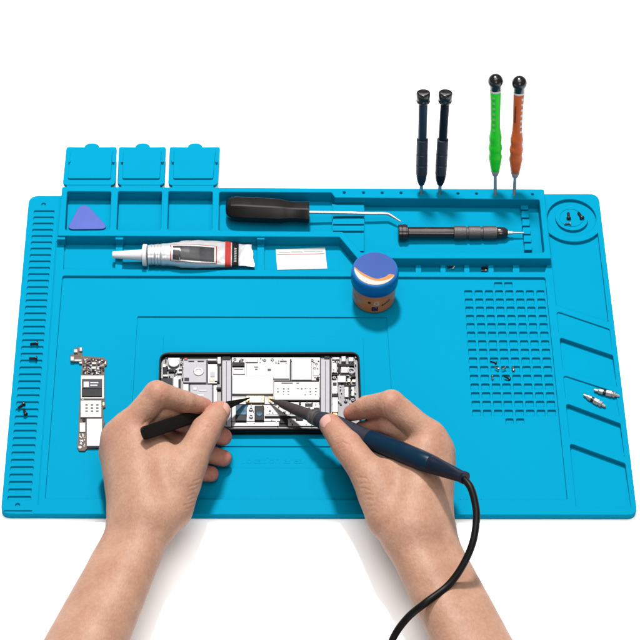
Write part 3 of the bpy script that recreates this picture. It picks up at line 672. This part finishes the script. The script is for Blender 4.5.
pp('socket', 'shield', [(344.4, 386.6, 348.6, 397, zfl-.2, zfl+1.9), (351.2, 386.6, 354.6, 396, zfl-.2, zfl+1.9)])
pp('gold_contact', 'gold', [(347.2, 378.6, 350.4, 381.8, zfl, zfl+1.7), (352, 379.4, 355.6, 382, zfl, zfl+1.6)])
for px, py in ((337.4, 362.0), (334.4, 377.2), (353, 399.4), (345.6, 400)): disc(px, py, zfl, zfl+1.9, 1.3, 'screw', 'silver', .5)
mb = MB()
for i in range(46):
    x = rng.uniform(331.6, 354.6); y = rng.uniform(356.6, 404); w, h = rng.uniform(.6, 2.2), rng.uniform(.5, 1.5); mb.pbox(x, y, x+w, y+h, zfl-.1, zfl+rng.uniform(.5, 1.3))
for i in range(22):
    x = rng.uniform(162.5, 182); y = rng.uniform(357.4, 380); w, h = rng.uniform(.6, 2.2), rng.uniform(.5, 1.5); mb.pbox(x, y, x+w, y+h, zfl-.1, zfl+rng.uniform(.5, 1.3))
for i in range(36):
    x = rng.uniform(265, 318); y = rng.uniform(401, 424); w, h = rng.uniform(.6, 2.4), rng.uniform(.5, 1.2); mb.pbox(x, y, x+w, y+h, zfl-.1, zfl+rng.uniform(.6, 1.2))
o = mb.build('dark_components', M['chip2'], phone, smooth=False); o['kind'] = 'stuff'

mb = MB()
for (xa, xb, ya, yb, n) in ((331.6, 355, 356.6, 404, 44), (162.5, 183, 357.4, 382, 20), (246, 318, 400.5, 424.5, 22), (232.4, 318, 357.6, 362.6, 24), (312, 319.4, 361, 379, 14)):
    for i in range(n):
        x = rng.uniform(xa, xb); y = rng.uniform(ya, yb); w, h = rng.uniform(.5, 1.5), rng.uniform(.4, 1.2); mb.pbox(x, y, x+w, y+h, zfl-.1, zfl+rng.uniform(.9, 2.3))
o = mb.build('bright_components', M['silver'], phone, smooth=False); o['kind'] = 'stuff'
mb = MB()
for (xa, xb, ya, yb, n) in ((331.6, 355, 356.6, 404, 32), (162.5, 183, 357.4, 382, 14), (246, 318, 400.5, 424.5, 16), (232.4, 318, 357.6, 362.8, 16), (313, 319.4, 361, 379, 10)):
    for i in range(n):
        x = rng.uniform(xa, xb); y = rng.uniform(ya, yb); w, h = rng.uniform(.5, 1.8), rng.uniform(.4, 1.1); mb.pbox(x, y, x+w, y+h, zfl-.1, zfl+rng.uniform(.9, 2.4))
o = mb.build('black_components', M['darkpart'], phone, smooth=False); o['kind'] = 'stuff'
# ------------------------------------------------------------------ tweezers
TT = P(249.5, 398.0, 10.2); TB = P(142.5, 433.8, 69.0)
twz = thing('tweezers', 'matte black pointed tweezers held in the left hand, tip on the phone board', 'tweezers', tuple(TT))
ax = TB-TT; TL = np.linalg.norm(ax); ax = ax/TL
wd = np.cross(ax, (CAM-TT)/np.linalg.norm(CAM-TT)); wd /= np.linalg.norm(wd); nd = np.cross(wd, ax)
if nd @ (CAM-TT) < 0: nd = -nd
for sgn, nm in ((1, 'arm'), (-1, 'arm')):
    rs = []
    for t, w, sp, th in ((0, .5, .25, .35), (.05, .9, .5, .5), (.12, 1.7, .9, .8), (.22, 2.9, 1.6, 1.0), (.34, 3.7, 2.2, 1.0), (.5, 4.3, 2.5, 1.0), (.75, 4.7, 1.9, 1.0), (.9, 4.8, .95, .9), (.975, 4.75, .75, .8), (.988, 4.4, .7, .8), (.996, 3.6, .7, .75), (1.0, 2.4, .7, .6)):
        c = TT+ax*TL*t+nd*sp*sgn; ring = []
        for j in range(20):
            a2 = 2*math.pi*j/20; ca, sa = math.cos(a2), math.sin(a2)
            ring.append(c+wd*w*np.sign(ca)*abs(ca)**.5+nd*th*np.sign(sa)*abs(sa)**.5)
        rs.append(ring)
    MB().rings(rs).build(nm, M['tweezer'], twz, ang=50)

# ------------------------------------------------------------------ soldering iron
IT = P(269.0, 398.8, 10.0); IE = P(465.5, 478.2, 88.0)
iron = thing('soldering_iron', 'navy blue soldering iron with black cable held in the right hand', 'soldering iron', tuple(IT))
ia = IE-IT; IL = np.linalg.norm(ia); ia /= IL
def ip(px): # nearest axis fraction for a photo x (perspective along the axis is slight)
    lo, hi = 0., 1.
    for _ in range(40):
        m = (lo+hi)/2; p = IT+ia*IL*m; d = p-CAM; x = 320+F*(d@AX)/(d@AZ)
        if x < px: lo = m
        else: hi = m
    return lo*IL
def isg(name, prof, m, n=36, ang=45): return MB().lathe(IT, IE, [(ip(x), r) for x, r in prof], n).build(name, m, iron, ang=ang)
isg('tip', [(269.2, .3), (271, .7), (275.5, 1.3), (280.5, 2.0), (280.8, 1.5)], M['sleeve'])
isg('heater_sleeve', [(280.2, 1.6), (280.6, 2.5), (283, 2.9), (295, 3.9), (312, 4.5), (312.2, 3)], M['sleeve'])
isg('collar', [(311.5, 3.5), (311.8, 5.4), (313.4, 5.6), (313.8, 5.0), (314.6, 5.0), (315, 5.8), (317.2, 5.8), (317.6, 5.0), (319, 5.2), (319.2, 4)], M['knurl'])
isg('rubber_grip', [(318.6, 4.6), (319.4, 5.6), (323, 6.5), (332, 7.3), (340, 7.4), (350, 6.9), (360, 6.5), (366, 6.6), (370, 6.8), (370.5, 6)], M['grip_grey'])
isg('handle', [(370, 6.2), (370.5, 7.0), (374, 7.1), (400, 7.3), (420, 7.1), (430.5, 6.6), (431.5, 6.0), (432, 5)], M['iron_blue'])
isg('strain_relief', [(430.8, 5), (431.4, 6.3), (434, 6.4), (436, 6.0), (462, 4.0), (462.6, 4.4), (465.8, 4.4), (466.4, 3.6), (466.5, 1)], M['navy_dark'])
cp = [IE-ia*4, P(470.3, 487, 88), P(475.3, 504, 85), P(476.4, 520, 82), P(472.6, 543, 77), P(462.5, 566, 68), P(447.5, 586, 61), P(426, 602.5, 59), P(407.5, 617.8, 48), P(393, 638.5, 36), P(384, 668, 22), P(372, 720, 6), P(350, 800, 3), P(330, 880, 3)]
MB().tube(spline(cp, 9), 2.5, 18).build('cable', M['cable'], iron)

# ------------------------------------------------------------------ screws and bits
def screw_mesh(name, m, r=1.3, L=4.2):
    pr = [(0, .25), (.1, r*.45), (.25, r*.5)]
    n = int(L/.55)
    for i in range(n):
        pr += [(.3+i*.5, r*.44), (.55+i*.5, r*.58)]
    t = .3+n*.5
    pr += [(t, r*.5), (t+.02, r), (t+.6, r), (t+.95, r*.7), (t+.95, r*.35), (t+.6, r*.3), (t+.58, .05)]
    o = MB().lathe((0, 0, 0), (1, 0, 0), pr, 18).build(name, m, smooth=True, ang=40)
    return o
sbase = {False: screw_mesh('screw', M['screw']), True: screw_mesh('screw', M['screw_si'])}
used = set()
def put_screw(px, py, z, rot, label, si=False, s=1.0, tilt=0.):
    src = sbase[si]
    o = src if si not in used else src.copy()
    if si in used: C.objects.link(o)
    used.add(si)
    p = P(px, py, z); o.location = p*.001; o.rotation_euler = (0, tilt, rot); o.scale = (s,)*3
    return tag(o, label, 'screw', 'loose screws sorted on the mat')
zs = ZP+1.0
put_screw(30.0, 344.0, zs, .1, 'black screw lying across the left ribbed strip, topmost of the four there', s=1.3)
put_screw(29.0, 358.3, zs, .0, 'black screw on the left ribbed strip, second from the top', s=1.3)
put_screw(18.0, 408.0, zs, .75, 'black screw on the left ribbed strip, slanted upper one of the touching pair', s=1.3)
put_screw(23.5, 408.8, zs, -1.2, 'black screw on the left ribbed strip, lower steep one of the touching pair', s=1.25)
put_screw(568.3, 212.6, 6.6, -1.6, 'dark screw with head down in the round dish, the longer left one', s=1.4)
put_screw(564.2, 224.0, 6.6, .1, 'short bright screw at the lower left of the round dish', True, s=1.1)
put_screw(578.2, 212.4, 6.6, -1.15, 'dark screw slanting at the right of the round dish', s=1.5)
put_screw(447.8, 267.6, ZF+1.1, .5, 'dark screw lying left in the narrow front slot', s=1.2)
put_screw(452.2, 269.2, ZF+1.1, 1.0, 'bright topped screw lying right in the narrow front slot', True, s=1.0)
put_screw(481.2, 268.4, ZF+1.2, .15, 'dark screw against the divider in the narrow front slot', s=1.25)
put_screw(481.0, 270.4, ZF+1.0, .0, 'bright screw lying in front of the dark one by the divider', True, s=.9)
zq = ZW+.6
put_screw(490.2, 361.6, zq, -.3, 'black screw on the pocket field, topmost of the six there', s=1.05)
put_screw(494.6, 366.8, zq, -.6, 'small bright screw on the pocket field just below the topmost', True, s=.8)
put_screw(501.6, 369.6, zq, .6, 'small bright screw in the middle of the pocket field group', True, s=.8)
put_screw(512.8, 366.0, zq, -1.5, 'upright looking steel screw, rightmost on the pocket field', True, s=1.0)
put_screw(492.2, 379.6, zq, 1.4, 'small steel screw at the lower left of the pocket field group', True, s=.75)
put_screw(504.2, 376.2, zq, -.6, 'black screw slanting at the bottom of the pocket field group', s=1.1)
def bit(p0, p1, label):
    a, b = P(*p0, 6.9), P(*p1, 6.9); L = np.linalg.norm(b-a)
    r = thing('driver_bit', label, 'driver bit', tuple((a+b)/2), 'steel driver bits on the right strip')
    f = lambda pr: [(t*L, x) for t, x in pr]
    MB().lathe(a, b, f([(0, .5), (.02, 1.0), (.16, 1.2), (.2, 1.9), (.36, 2.2), (.38, 1.6)]), 20).build('bit_tip', M['steel'], r)
    MB().lathe(a, b, f([(.37, 1.5), (.375, 1.9), (.47, 1.9), (.475, 1.5)]), 20).build('dark_ring', M['black_gloss'], r)
    MB().lathe(a, b, f([(.47, 1.8), (.48, 2.4), (.68, 2.6), (.7, 2.0), (.74, 2.0), (.76, 2.5), (.82, 2.4), (.84, 1.3), (.97, 1.1), (1, .4)]), 6).build('hex_shank', M['steel'], r, ang=20)
bit((593.8, 389.8), (619.4, 396.0), 'silver driver bit on the right strip, the upper one beside the edge')
bit((583.4, 394.6), (605.6, 406.8), 'silver driver bit on the right strip, the lower one pointing down right')

# ------------------------------------------------------------------ hands: one continuous surface each, grown from a distance field
def rcone(p, a, b, r1, r2):
    ba = b-a; l2 = ba@ba; rr = r1-r2; a2 = l2-rr*rr; il2 = 1/l2
    pa = p-a; y = pa@ba; z = y-l2
    xx = pa*l2-y[:, None]*ba; x2 = (xx*xx).sum(1); y2 = y*y*l2; z2 = z*z*l2
    k = np.sign(rr)*rr*rr*x2
    out = (np.sqrt(x2*a2*il2)+y*rr)*il2-r1
    c1 = np.sign(z)*a2*z2 > k; c2 = np.sign(y)*a2*y2 < k
    out = np.where(c2, np.sqrt(x2+y2)*il2-r1, out)
    out = np.where(c1, np.sqrt(x2+z2)*il2-r2, out)
    return out
def smin(a, b, k):
    h = np.maximum(k-np.abs(a-b), 0)/k; return np.minimum(a, b)-h*h*h*k/6
class Hand:
    def __init__(s): s.palm = []; s.chains = []
    def J(s, *q): return P(*q)
    def bone(s, a, b, r1, r2, k=9): s.palm.append((P(*a), P(*b), r1, r2, k))
    def finger(s, pts, rad, k=6, kj=2.2): s.chains.append(([P(*q) for q in pts], rad, k, kj))
    def sdf(s, p):
        d = None
        for a, b, r1, r2, k in s.palm:
            e = rcone(p, a, b, r1, r2); d = e if d is None else smin(d, e, k)
        out = d
        for pts, rad, k, kj in s.chains:
            f = None
            for i in range(len(pts)-1):
                e = rcone(p, pts[i], pts[i+1], rad[i], rad[i+1]); f = e if f is None else smin(f, e, kj)
            out = smin(out, smin(d, f, k), .8)
        return out
    def hit(s, px, py):
        d = ray(px, py); t = (95-CAM[2])/d[2]
        for _ in range(90):
            e = s.sdf((CAM+d*t)[None])[0]
            if e < .02: return CAM+d*t
            t += e*.8
            if t > 2500: return None
        return CAM+d*t
    def normal(s, p):
        h = .4; e = np.eye(3)*h; q = np.concatenate([p[None]+e, p[None]-e]); v = s.sdf(q); n = v[:3]-v[3:]; return n/np.linalg.norm(n)
    def mesh(s, h=.85):
        pts = np.concatenate([A([a, b]) for a, b, *_ in s.palm]+[A(c[0]) for c in s.chains]); R = 32
        lo = pts.min(0)-R; hi = pts.max(0)+R; B = 6
        n = (np.ceil((hi-lo)/(h*B)).astype(int))*B+1
        cn = (n-1)//B
        ci = np.stack(np.meshgrid(*[np.arange(k) for k in cn], indexing='ij'), -1).reshape(-1, 3)
        cc = lo+(ci+.5)*h*B; cd = s.sdf(cc)
        act = np.abs(cd) < h*B*.87+2.5
        g = np.full(n, 50., np.float32)
        ins = ci[cd < 0]
        sub = np.stack(np.meshgrid(*[np.arange(B+1)]*3, indexing='ij'), -1).reshape(-1, 3)
        for c in ins[:]: g[c[0]*B:c[0]*B+B+1, c[1]*B:c[1]*B+B+1, c[2]*B:c[2]*B+B+1] = -50.
        for i in range(0, act.sum(), 400):
            blk = ci[act][i:i+400]; idx = (blk[:, None, :]*B+sub[None]).reshape(-1, 3)
            g[idx[:, 0], idx[:, 1], idx[:, 2]] = s.sdf(lo+idx*h)
        neg = g < 0
        m = n-1
        cnt = np.zeros(m, np.int8)
        for dx in (0, 1):
            for dy in (0, 1):
                for dz in (0, 1): cnt += neg[dx:dx+m[0], dy:dy+m[1], dz:dz+m[2]]
        cells = np.argwhere((cnt > 0) & (cnt < 8)); vid = np.full(m, -1, np.int64); vid[tuple(cells.T)] = np.arange(len(cells))
        acc = np.zeros((len(cells), 3)); num = np.zeros(len(cells))
        cor = [A(q) for q in ((0, 0, 0), (1, 0, 0), (0, 1, 0), (1, 1, 0), (0, 0, 1), (1, 0, 1), (0, 1, 1), (1, 1, 1))]
        for i in range(8):
            for j in range(i+1, 8):
                if np.abs(cor[i]-cor[j]).sum() != 1: continue
                va = g[tuple((cells+cor[i]).T)].astype(float); vb = g[tuple((cells+cor[j]).T)].astype(float)
                x = (va < 0) != (vb < 0); t = np.where(x, va/np.where(x, va-vb, 1), 0)
                acc += np.where(x[:, None], cor[i]+(cor[j]-cor[i])*t[:, None], 0); num += x
        V = lo+(cells+acc/num[:, None])*h
        Q = []
        for axn in range(3):
            sl0 = [slice(None)]*3; sl1 = [slice(None)]*3; sl0[axn] = slice(0, -1); sl1[axn] = slice(1, None)
            s0, s1 = neg[tuple(sl0)], neg[tuple(sl1)]
            for fl in (False, True):
                e = np.argwhere((s0 != s1) & (s0 == fl)); o1, o2 = [k for k in range(3) if k != axn]
                e = e[(e[:, o1] > 0) & (e[:, o2] > 0) & (e[:, o1] < m[o1]) & (e[:, o2] < m[o2])]
                u = np.zeros(3, int); v = np.zeros(3, int); u[o1] = 1; v[o2] = 1
                q = [vid[tuple(x.T)] for x in (e-u-v, e-v, e, e-u)]
                q = np.stack(q, 1); q = q[(q >= 0).all(1)]
                if fl ^ (axn == 1): q = q[:, ::-1]
                Q.append(q)
        Q = np.concatenate(Q)
        N = np.zeros_like(V); hh = .6
        for k in range(3):
            e = np.zeros(3); e[k] = hh; N[:, k] = s.sdf(V+e)-s.sdf(V-e)
        N /= np.linalg.norm(N, axis=1)[:, None]+1e-9
        V = V-N*np.clip(s.sdf(V), -1, 1)[:, None]
        return V, Q, N
def seg_dist(V, a, b):
    ba = b-a; t = np.clip(((V-a)@ba)/(ba@ba), 0, 1); return np.linalg.norm(V-(a+t[:, None]*ba), axis=1)
def vnoise(V, sc, seed):                             # smooth value noise
    r = np.random.default_rng(seed); T = r.uniform(-1, 1, (32, 32, 32)); q = V/sc; i = np.floor(q).astype(int); f = q-i; f = f*f*(3-2*f); out = 0
    for dx in (0, 1):
        for dy in (0, 1):
            for dz in (0, 1):
                w = (f[:, 0] if dx else 1-f[:, 0])*(f[:, 1] if dy else 1-f[:, 1])*(f[:, 2] if dz else 1-f[:, 2])
                out = out+w*T[(i[:, 0]+dx) % 32, (i[:, 1]+dy) % 32, (i[:, 2]+dz) % 32]
    return out

def skin_material():
    m = bpy.data.materials.new('skin'); m.use_nodes = True; nt = m.node_tree; b = nt.nodes['Principled BSDF']
    tc = nt.nodes.new('ShaderNodeTexCoord'); at = nt.nodes.new('ShaderNodeAttribute'); at.attribute_name = 'flush'
    n1 = nt.nodes.new('ShaderNodeTexNoise'); n1.inputs['Scale'].default_value = 55; n1.inputs['Detail'].default_value = 6; n1.inputs['Roughness'].default_value = .62
    nt.links.new(tc.outputs['Object'], n1.inputs['Vector'])
    mx = nt.nodes.new('ShaderNodeMix'); mx.data_type = 'RGBA'; mx.inputs[6].default_value = (*SKIN_A, 1); mx.inputs[7].default_value = (*SKIN_B, 1)
    rp = nt.nodes.new('ShaderNodeMapRange'); rp.inputs[1].default_value = .3; rp.inputs[2].default_value = .7
    nt.links.new(n1.outputs['Fac'], rp.inputs[0]); nt.links.new(rp.outputs[0], mx.inputs[0])
    mf = nt.nodes.new('ShaderNodeMix'); mf.data_type = 'RGBA'; mf.inputs[7].default_value = (*SKIN_F, 1)
    nt.links.new(at.outputs['Fac'], mf.inputs[0]); nt.links.new(mx.outputs[2], mf.inputs[6])
    # fine freckling and pores
    n2 = nt.nodes.new('ShaderNodeTexNoise'); n2.inputs['Scale'].default_value = 420; n2.inputs['Detail'].default_value = 4
    nt.links.new(tc.outputs['Object'], n2.inputs['Vector'])
    mm = nt.nodes.new('ShaderNodeMix'); mm.data_type = 'RGBA'; mm.blend_type = 'MULTIPLY'; mm.inputs[0].default_value = .35
    cr = nt.nodes.new('ShaderNodeMapRange'); cr.inputs[1].default_value = .35; cr.inputs[2].default_value = .65; cr.inputs[3].default_value = .72; cr.inputs[4].default_value = 1.06
    nt.links.new(n2.outputs['Fac'], cr.inputs[0]); nt.links.new(mf.outputs[2], mm.inputs[6]); nt.links.new(cr.outputs[0], mm.inputs[7])
    nt.links.new(mm.outputs[2], b.inputs['Base Color'])
    b.inputs['Roughness'].default_value = .54; b.inputs['Specular IOR Level'].default_value = .17
    b.inputs['Subsurface Weight'].default_value = .22; b.inputs['Subsurface Radius'].default_value = (.0035, .0014, .0008); b.inputs['Subsurface Scale'].default_value = 1.0
    vo = nt.nodes.new('ShaderNodeTexVoronoi'); vo.inputs['Scale'].default_value = 820
    mp = nt.nodes.new('ShaderNodeMapping'); mp.inputs['Scale'].default_value = (1, .55, 1); mp.inputs['Rotation'].default_value = (0, 0, .5)
    nt.links.new(tc.outputs['Object'], mp.inputs['Vector']); nt.links.new(mp.outputs[0], vo.inputs['Vector'])
    b1 = nt.nodes.new('ShaderNodeBump'); b1.inputs['Strength'].default_value = .36; b1.inputs['Distance'].default_value = .0003
    nt.links.new(vo.outputs['Distance'], b1.inputs['Height'])
    b2 = nt.nodes.new('ShaderNodeBump'); b2.inputs['Strength'].default_value = .4; b2.inputs['Distance'].default_value = .0006
    nt.links.new(n2.outputs['Fac'], b2.inputs['Height']); nt.links.new(b1.outputs[0], b2.inputs['Normal']); nt.links.new(b2.outputs[0], b.inputs['Normal'])
    return m
SKIN_A = (.235, .124, .082); SKIN_B = (.288, .168, .116); SKIN_F = (.285, .104, .078)
M['skin'] = skin_material()
M['nail'] = mat('fingernail', (.64, .36, .30), .28, spec=.5, var=.06, sss=.15)

def make_hand(H, label, tips, creases, nails, res=.72, bulges=()):
    V, Q, N = H.mesh(res)
    disp = .22*vnoise(V, 16, 3)+.10*vnoise(V, 6, 4)
    for line, w, dep in creases:
        hp = [x for x in (H.hit(*q) for q in line) if x is not None]; dm = None
        for a, b in zip(hp[:-1], hp[1:]):
            e = seg_dist(V, a, b); dm = e if dm is None else np.minimum(dm, e)
        if dm is None: print('MISS', line); continue
        disp = disp-dep*np.exp(-(dm/w)**2)+dep*.12*np.exp(-((dm-2.1*w)/w)**2)
    for q, w, hgt in bulges:
        c = H.hit(*q)
        if c is None: continue
        disp = disp+hgt*np.exp(-(np.linalg.norm(V-c, axis=1)/w)**2)
    fl = np.zeros(len(V))
    for q, w, amt in tips:
        c = P(*q); fl = np.maximum(fl, amt*np.exp(-(np.linalg.norm(V-c, axis=1)/w)**2))
    V = V+N*disp[:, None]
    base = A([V[:, 0].mean(), V[:, 1].mean(), V[:, 2].min()])
    me = bpy.data.meshes.new('hand')
    me.vertices.add(len(V)); me.vertices.foreach_set('co', ((V-base)*.001).astype(np.float32).ravel())
    me.loops.add(Q.size); me.loops.foreach_set('vertex_index', Q.astype(np.int32).ravel())
    me.polygons.add(len(Q)); me.polygons.foreach_set('loop_start', np.arange(0, Q.size, 4, dtype=np.int32))
    me.update(calc_edges=True); me.validate()
    me.polygons.foreach_set('use_smooth', np.ones(len(me.polygons), bool))
    at = me.attributes.new('flush', 'FLOAT', 'POINT'); at.data.foreach_set('value', fl.astype(np.float32))
    bm = bmesh.new(); bm.from_mesh(me); bmesh.ops.recalc_face_normals(bm, faces=bm.faces); bm.to_mesh(me); bm.free()
    me.materials.append(M['skin'])
    o = bpy.data.objects.new('hand', me); C.objects.link(o); o.location = base*.001; ORG[o] = base
    tag(o, label, 'hand')
    for c, d, nrm, ln, w in nails:                    # centre, finger direction, nail normal, length, width
        c = A(c, float); d = A(d, float); d /= np.linalg.norm(d); nn = A(nrm, float); nn -= d*(nn@d); nn /= np.linalg.norm(nn); s = np.cross(d, nn)
        vs = []; nu, nv = 14, 12
        for i in range(nu+1):
            for j in range(nv+1):
                u = (i/nu-.5)*2; v = (j/nv-.5)*2
                ww = w*(1-.28*max(0, u)**3-.32*max(0, -u)**2.2)
                p = c+d*u*ln+s*v*ww*.95+nn*14
                for _ in range(40):
                    e = H.sdf(p[None])[0]
                    if e < .03: break
                    p = p-nn*e*.85
                edge = max(abs(u), abs(v))
                vs.append(p+nn*(.42*(1-edge**4)+.02))
        fs = [(i*(nv+1)+j, i*(nv+1)+j+1, (i+1)*(nv+1)+j+1, (i+1)*(nv+1)+j) for i in range(nu) for j in range(nv)]
        MB().add(vs, fs).build('fingernail', M['nail'], o, ang=80)
    return o

# ---- left hand (tweezers)
L = Hand()
WL = (141, 524, 36)
# forearm
L.bone((150, 529, 38), (-52, 947, 40), 14.5, 34.8, 10); L.bone((131, 527, 30), (-58, 940, 38), 14.0, 34.8, 14)
# metacarpals
iM, mM, rM, pM = (131, 426, 51), (117, 437, 42), (114, 453, 28), (120, 470, 16)
L.bone((152, 516, 43), iM, 13.5, 10.2, 12)
L.bone((143, 516, 40), mM, 13.5, 9.8, 22)
L.bone((133, 516, 34), rM, 12.5, 9.4, 20)
L.bone((128, 512, 26), pM, 12.0, 9.2, 14)
L.bone((170, 462, 28), (150, 446, 34), 11, 10, 12)
L.bone((174, 452, 27), (185, 440, 24), 9, 7, 8)
# thenar and web
tC, tM, tI, tE = (170, 508, 36), (189, 462, 45), (206, 430, 46), (219.5, 411.5, 39)
L.bone((158, 520, 38), tC, 13.5, 13.5, 12)
L.bone(tC, tM, 14.5, 11.8, 10)
L.bone((176, 480, 42), (143, 436, 44), 10, 8.5, 20)
L.bone((165, 470, 38), (135, 450, 38), 12, 10, 16)
L.finger([tM, tI, tE], [11.8, 10.3, 7.7], 7)
L.finger([iM, (157, 394, 68), (184, 402, 53), (204, 407, 40)], [10.4, 9.4, 8.1, 6.4], 7)
L.finger([mM, (160, 412, 52), (192, 424, 31), (223, 437, 18.5)], [9.8, 9.2, 7.9, 6.4], 6)
L.finger([rM, (160, 440, 34), (194, 450, 19), (223, 458, 12)], [9.4, 8.8, 7.6, 6.2], 6)
L.finger([pM, (160, 462, 20), (190, 471, 13), (211, 474, 10.5)], [9.2, 7.8, 6.8, 5.6], 6)
flushL = [((158, 393, 74), 11, .28), ((204, 407, 40), 13, .85), ((219, 411, 38), 12, .55), ((226, 437, 18), 16, .95), ((227, 459, 12), 15, .95), ((214, 474, 10), 13, .95), ((206, 428, 52), 10, .3), ((131, 424, 58), 12, .25), ((113, 436, 50), 10, .2), ((178, 430, 35), 16, .5)]
crL = [([(161.8, 397), (161.2, 402), (160, 407)], .9, .4), ([(150, 424), (158, 418), (162, 411)], .9, .5), ([(143, 424), (150, 419)], .7, .3),
       ([(201, 423.5), (206, 421), (211, 421.5)], .55, .3), ([(199.5, 429.5), (205, 426.5), (210, 427.5)], .55, .32), ([(200, 433), (206, 430.5)], .5, .22), ([(205, 417.5), (210, 415.5)], .5, .2), ([(214, 417), (217, 418.5), (221, 417.5)], .6, .25)] + \
      [([(191-i*1.1+a, 482+i*4.6+b), (196-i*1.1, 480.5+i*4.6), (201-i*1.2, 478+i*4.5+b)], .55, .28) for i, (a, b) in enumerate([(2, 0), (-1, .5), (1, -.6), (0, .8), (3, 0), (-2, .4), (1, 0)])] + \
      [([(167, 446), (172, 443), (176, 440)], .7, .3)]
Tn = P(219.5, 411.5, 39); Td = P(*tE)-P(*tI)
nl = [(P(224.5, 408.5, 41), Td, A([.85, -.15, .55]), 5.6, 4.6)]
make_hand(L, 'left hand and forearm gripping black tweezers between thumb and index finger', flushL, crL, nl)

# ---- right hand (soldering iron)
Rh = Hand()
Rh.bone((408, 541, 46), (619, 930, 28), 15.5, 26, 10); Rh.bone((433, 541, 38), (622, 927, 27), 15.0, 26, 14)
iM, mM, rM, pM = (428, 436, 58), (438.5, 451, 50), (439.5, 469, 38), (437, 487, 27)
Rh.bone((408, 530, 52), iM, 13.5, 10.2, 12)
Rh.bone((418, 530, 49), mM, 13.5, 9.4, 22)
Rh.bone((428, 530, 43), rM, 12.5, 9.2, 20)
Rh.bone((434, 528, 35), pM, 12.0, 9.2, 14)
tC, tM, tI, tE = (390, 518, 46), (370, 476, 52), (347, 446, 50), (330.5, 424.8, 41)
Rh.bone((405, 533, 48), tC, 13.5, 13.5, 12)
Rh.bone(tC, tM, 14.5, 12, 10)
Rh.bone((382, 492, 50), (418, 446, 50), 10, 8.5, 20)
Rh.bone((392, 484, 42), (428, 462, 42), 12, 10, 16)
Rh.finger([tM, tI, tE], [12.2, 10.7, 8.0], 7)
Rh.finger([iM, (391, 403.5, 75), (367, 407.5, 59), (351.5, 413, 47)], [10.4, 9.5, 8.0, 5.8], 7)
Rh.finger([mM, (390, 424, 58), (364, 432, 38), (345, 440, 24)], [9.8, 9.0, 7.8, 6.4], 6)
Rh.finger([rM, (395, 446, 40), (372, 456, 22), (356, 460, 14)], [9.4, 8.6, 7.5, 6.2], 6)
Rh.finger([pM, (400, 470, 28), (380, 478, 17), (366, 480, 12)], [9.2, 7.8, 6.8, 5.6], 6)
flushR = [((391, 402, 82), 11, .25), ((348, 412, 48), 14, .9), ((330, 425, 44), 12, .6), ((347, 446, 58), 11, .3), ((432, 434, 66), 12, .2), ((378, 428, 52), 14, .7), ((362, 412, 56), 10, .5)]
crR = [([(383.4, 404), (384, 410), (386, 416)], .9, .4), ([(399, 436), (404, 431)], .8, .35), ([(335, 438), (341, 436), (346, 438)], .55, .3), ([(336.5, 444.5), (343, 442), (349, 444.5)], .55, .32), ([(339, 449), (345, 447)], .5, .22), ([(333, 433.5), (338, 432)], .5, .2)] + \
      [([(356.5+i*1.7+a, 478+i*5.6+b), (361+i*1.7+a, 477.2+i*5.6+b+c*.5), (366+i*1.6+a, 478.6+i*5.5+c*.5)], .6, .34-.02*i) for i, (a, b, c) in enumerate([(1, 0, .4), (1.5, .6, -1), (.6, -.8, 1.2), (2, .3, -.4), (1, -.6, .9), (2.5, .5, -.6), (1.6, -.3, .5)])]
Td = P(*tE)-P(*tI)
nr = [(P(326.5, 422.5, 45), Td, A([-.35, -.25, .9]), 5.8, 4.9)]
make_hand(Rh, 'right hand and forearm holding a navy soldering iron like a pen', flushR, crR, nr)

# ------------------------------------------------------------------ light
w = bpy.data.worlds.new('World'); bpy.context.scene.world = w; w.use_nodes = True
bg = w.node_tree.nodes['Background']; bg.inputs[0].default_value = (1, 1, 1, 1); bg.inputs[1].default_value = WORLD if 'WORLD' in globals() else .13
def area(name, loc, target, size, power):
    l = bpy.data.lights.new(name, 'AREA'); l.shape = 'DISK'; l.size = size; l.energy = power; l.color = (1, .985, .965)
    o = bpy.data.objects.new(name, l); C.objects.link(o); o.location = loc
    d = Vector(target)-Vector(loc); o.rotation_euler = d.to_track_quat('-Z', 'Y').to_euler()
    return o
tgt = (.23, .13, 0)
area('key_softbox', (.12, 1.08, 1.98), tgt, .26, 52)
area('added_overhead_fill', (.25, -.05, 2.7), tgt, 2.0, 30)  # added fill from above that lifts the arm shadows, not a known lamp
area('added_front_fill', (.45, -1.9, 1.5), tgt, 1.0, 9)  # added weak fill to brighten front faces, no known source there

# ------------------------------------------------------------------ camera
cam = bpy.data.cameras.new('camera'); co = bpy.data.objects.new('camera', cam); C.objects.link(co)
cam.sensor_width = 36; cam.lens = 36*F/640; cam.clip_start = .05; cam.clip_end = 100
m4 = Matrix.Identity(4)
for i in range(3): m4[i][0] = AX[i]; m4[i][1] = AY[i]; m4[i][2] = -AZ[i]; m4[i][3] = CAM[i]*.001
co.matrix_world = m4
sc = bpy.context.scene; sc.camera = co
sc.render.engine = 'CYCLES'
sc.view_settings.view_transform = 'Standard'; sc.view_settings.look = 'None'; sc.view_settings.exposure = 1.0; sc.view_settings.gamma = 1
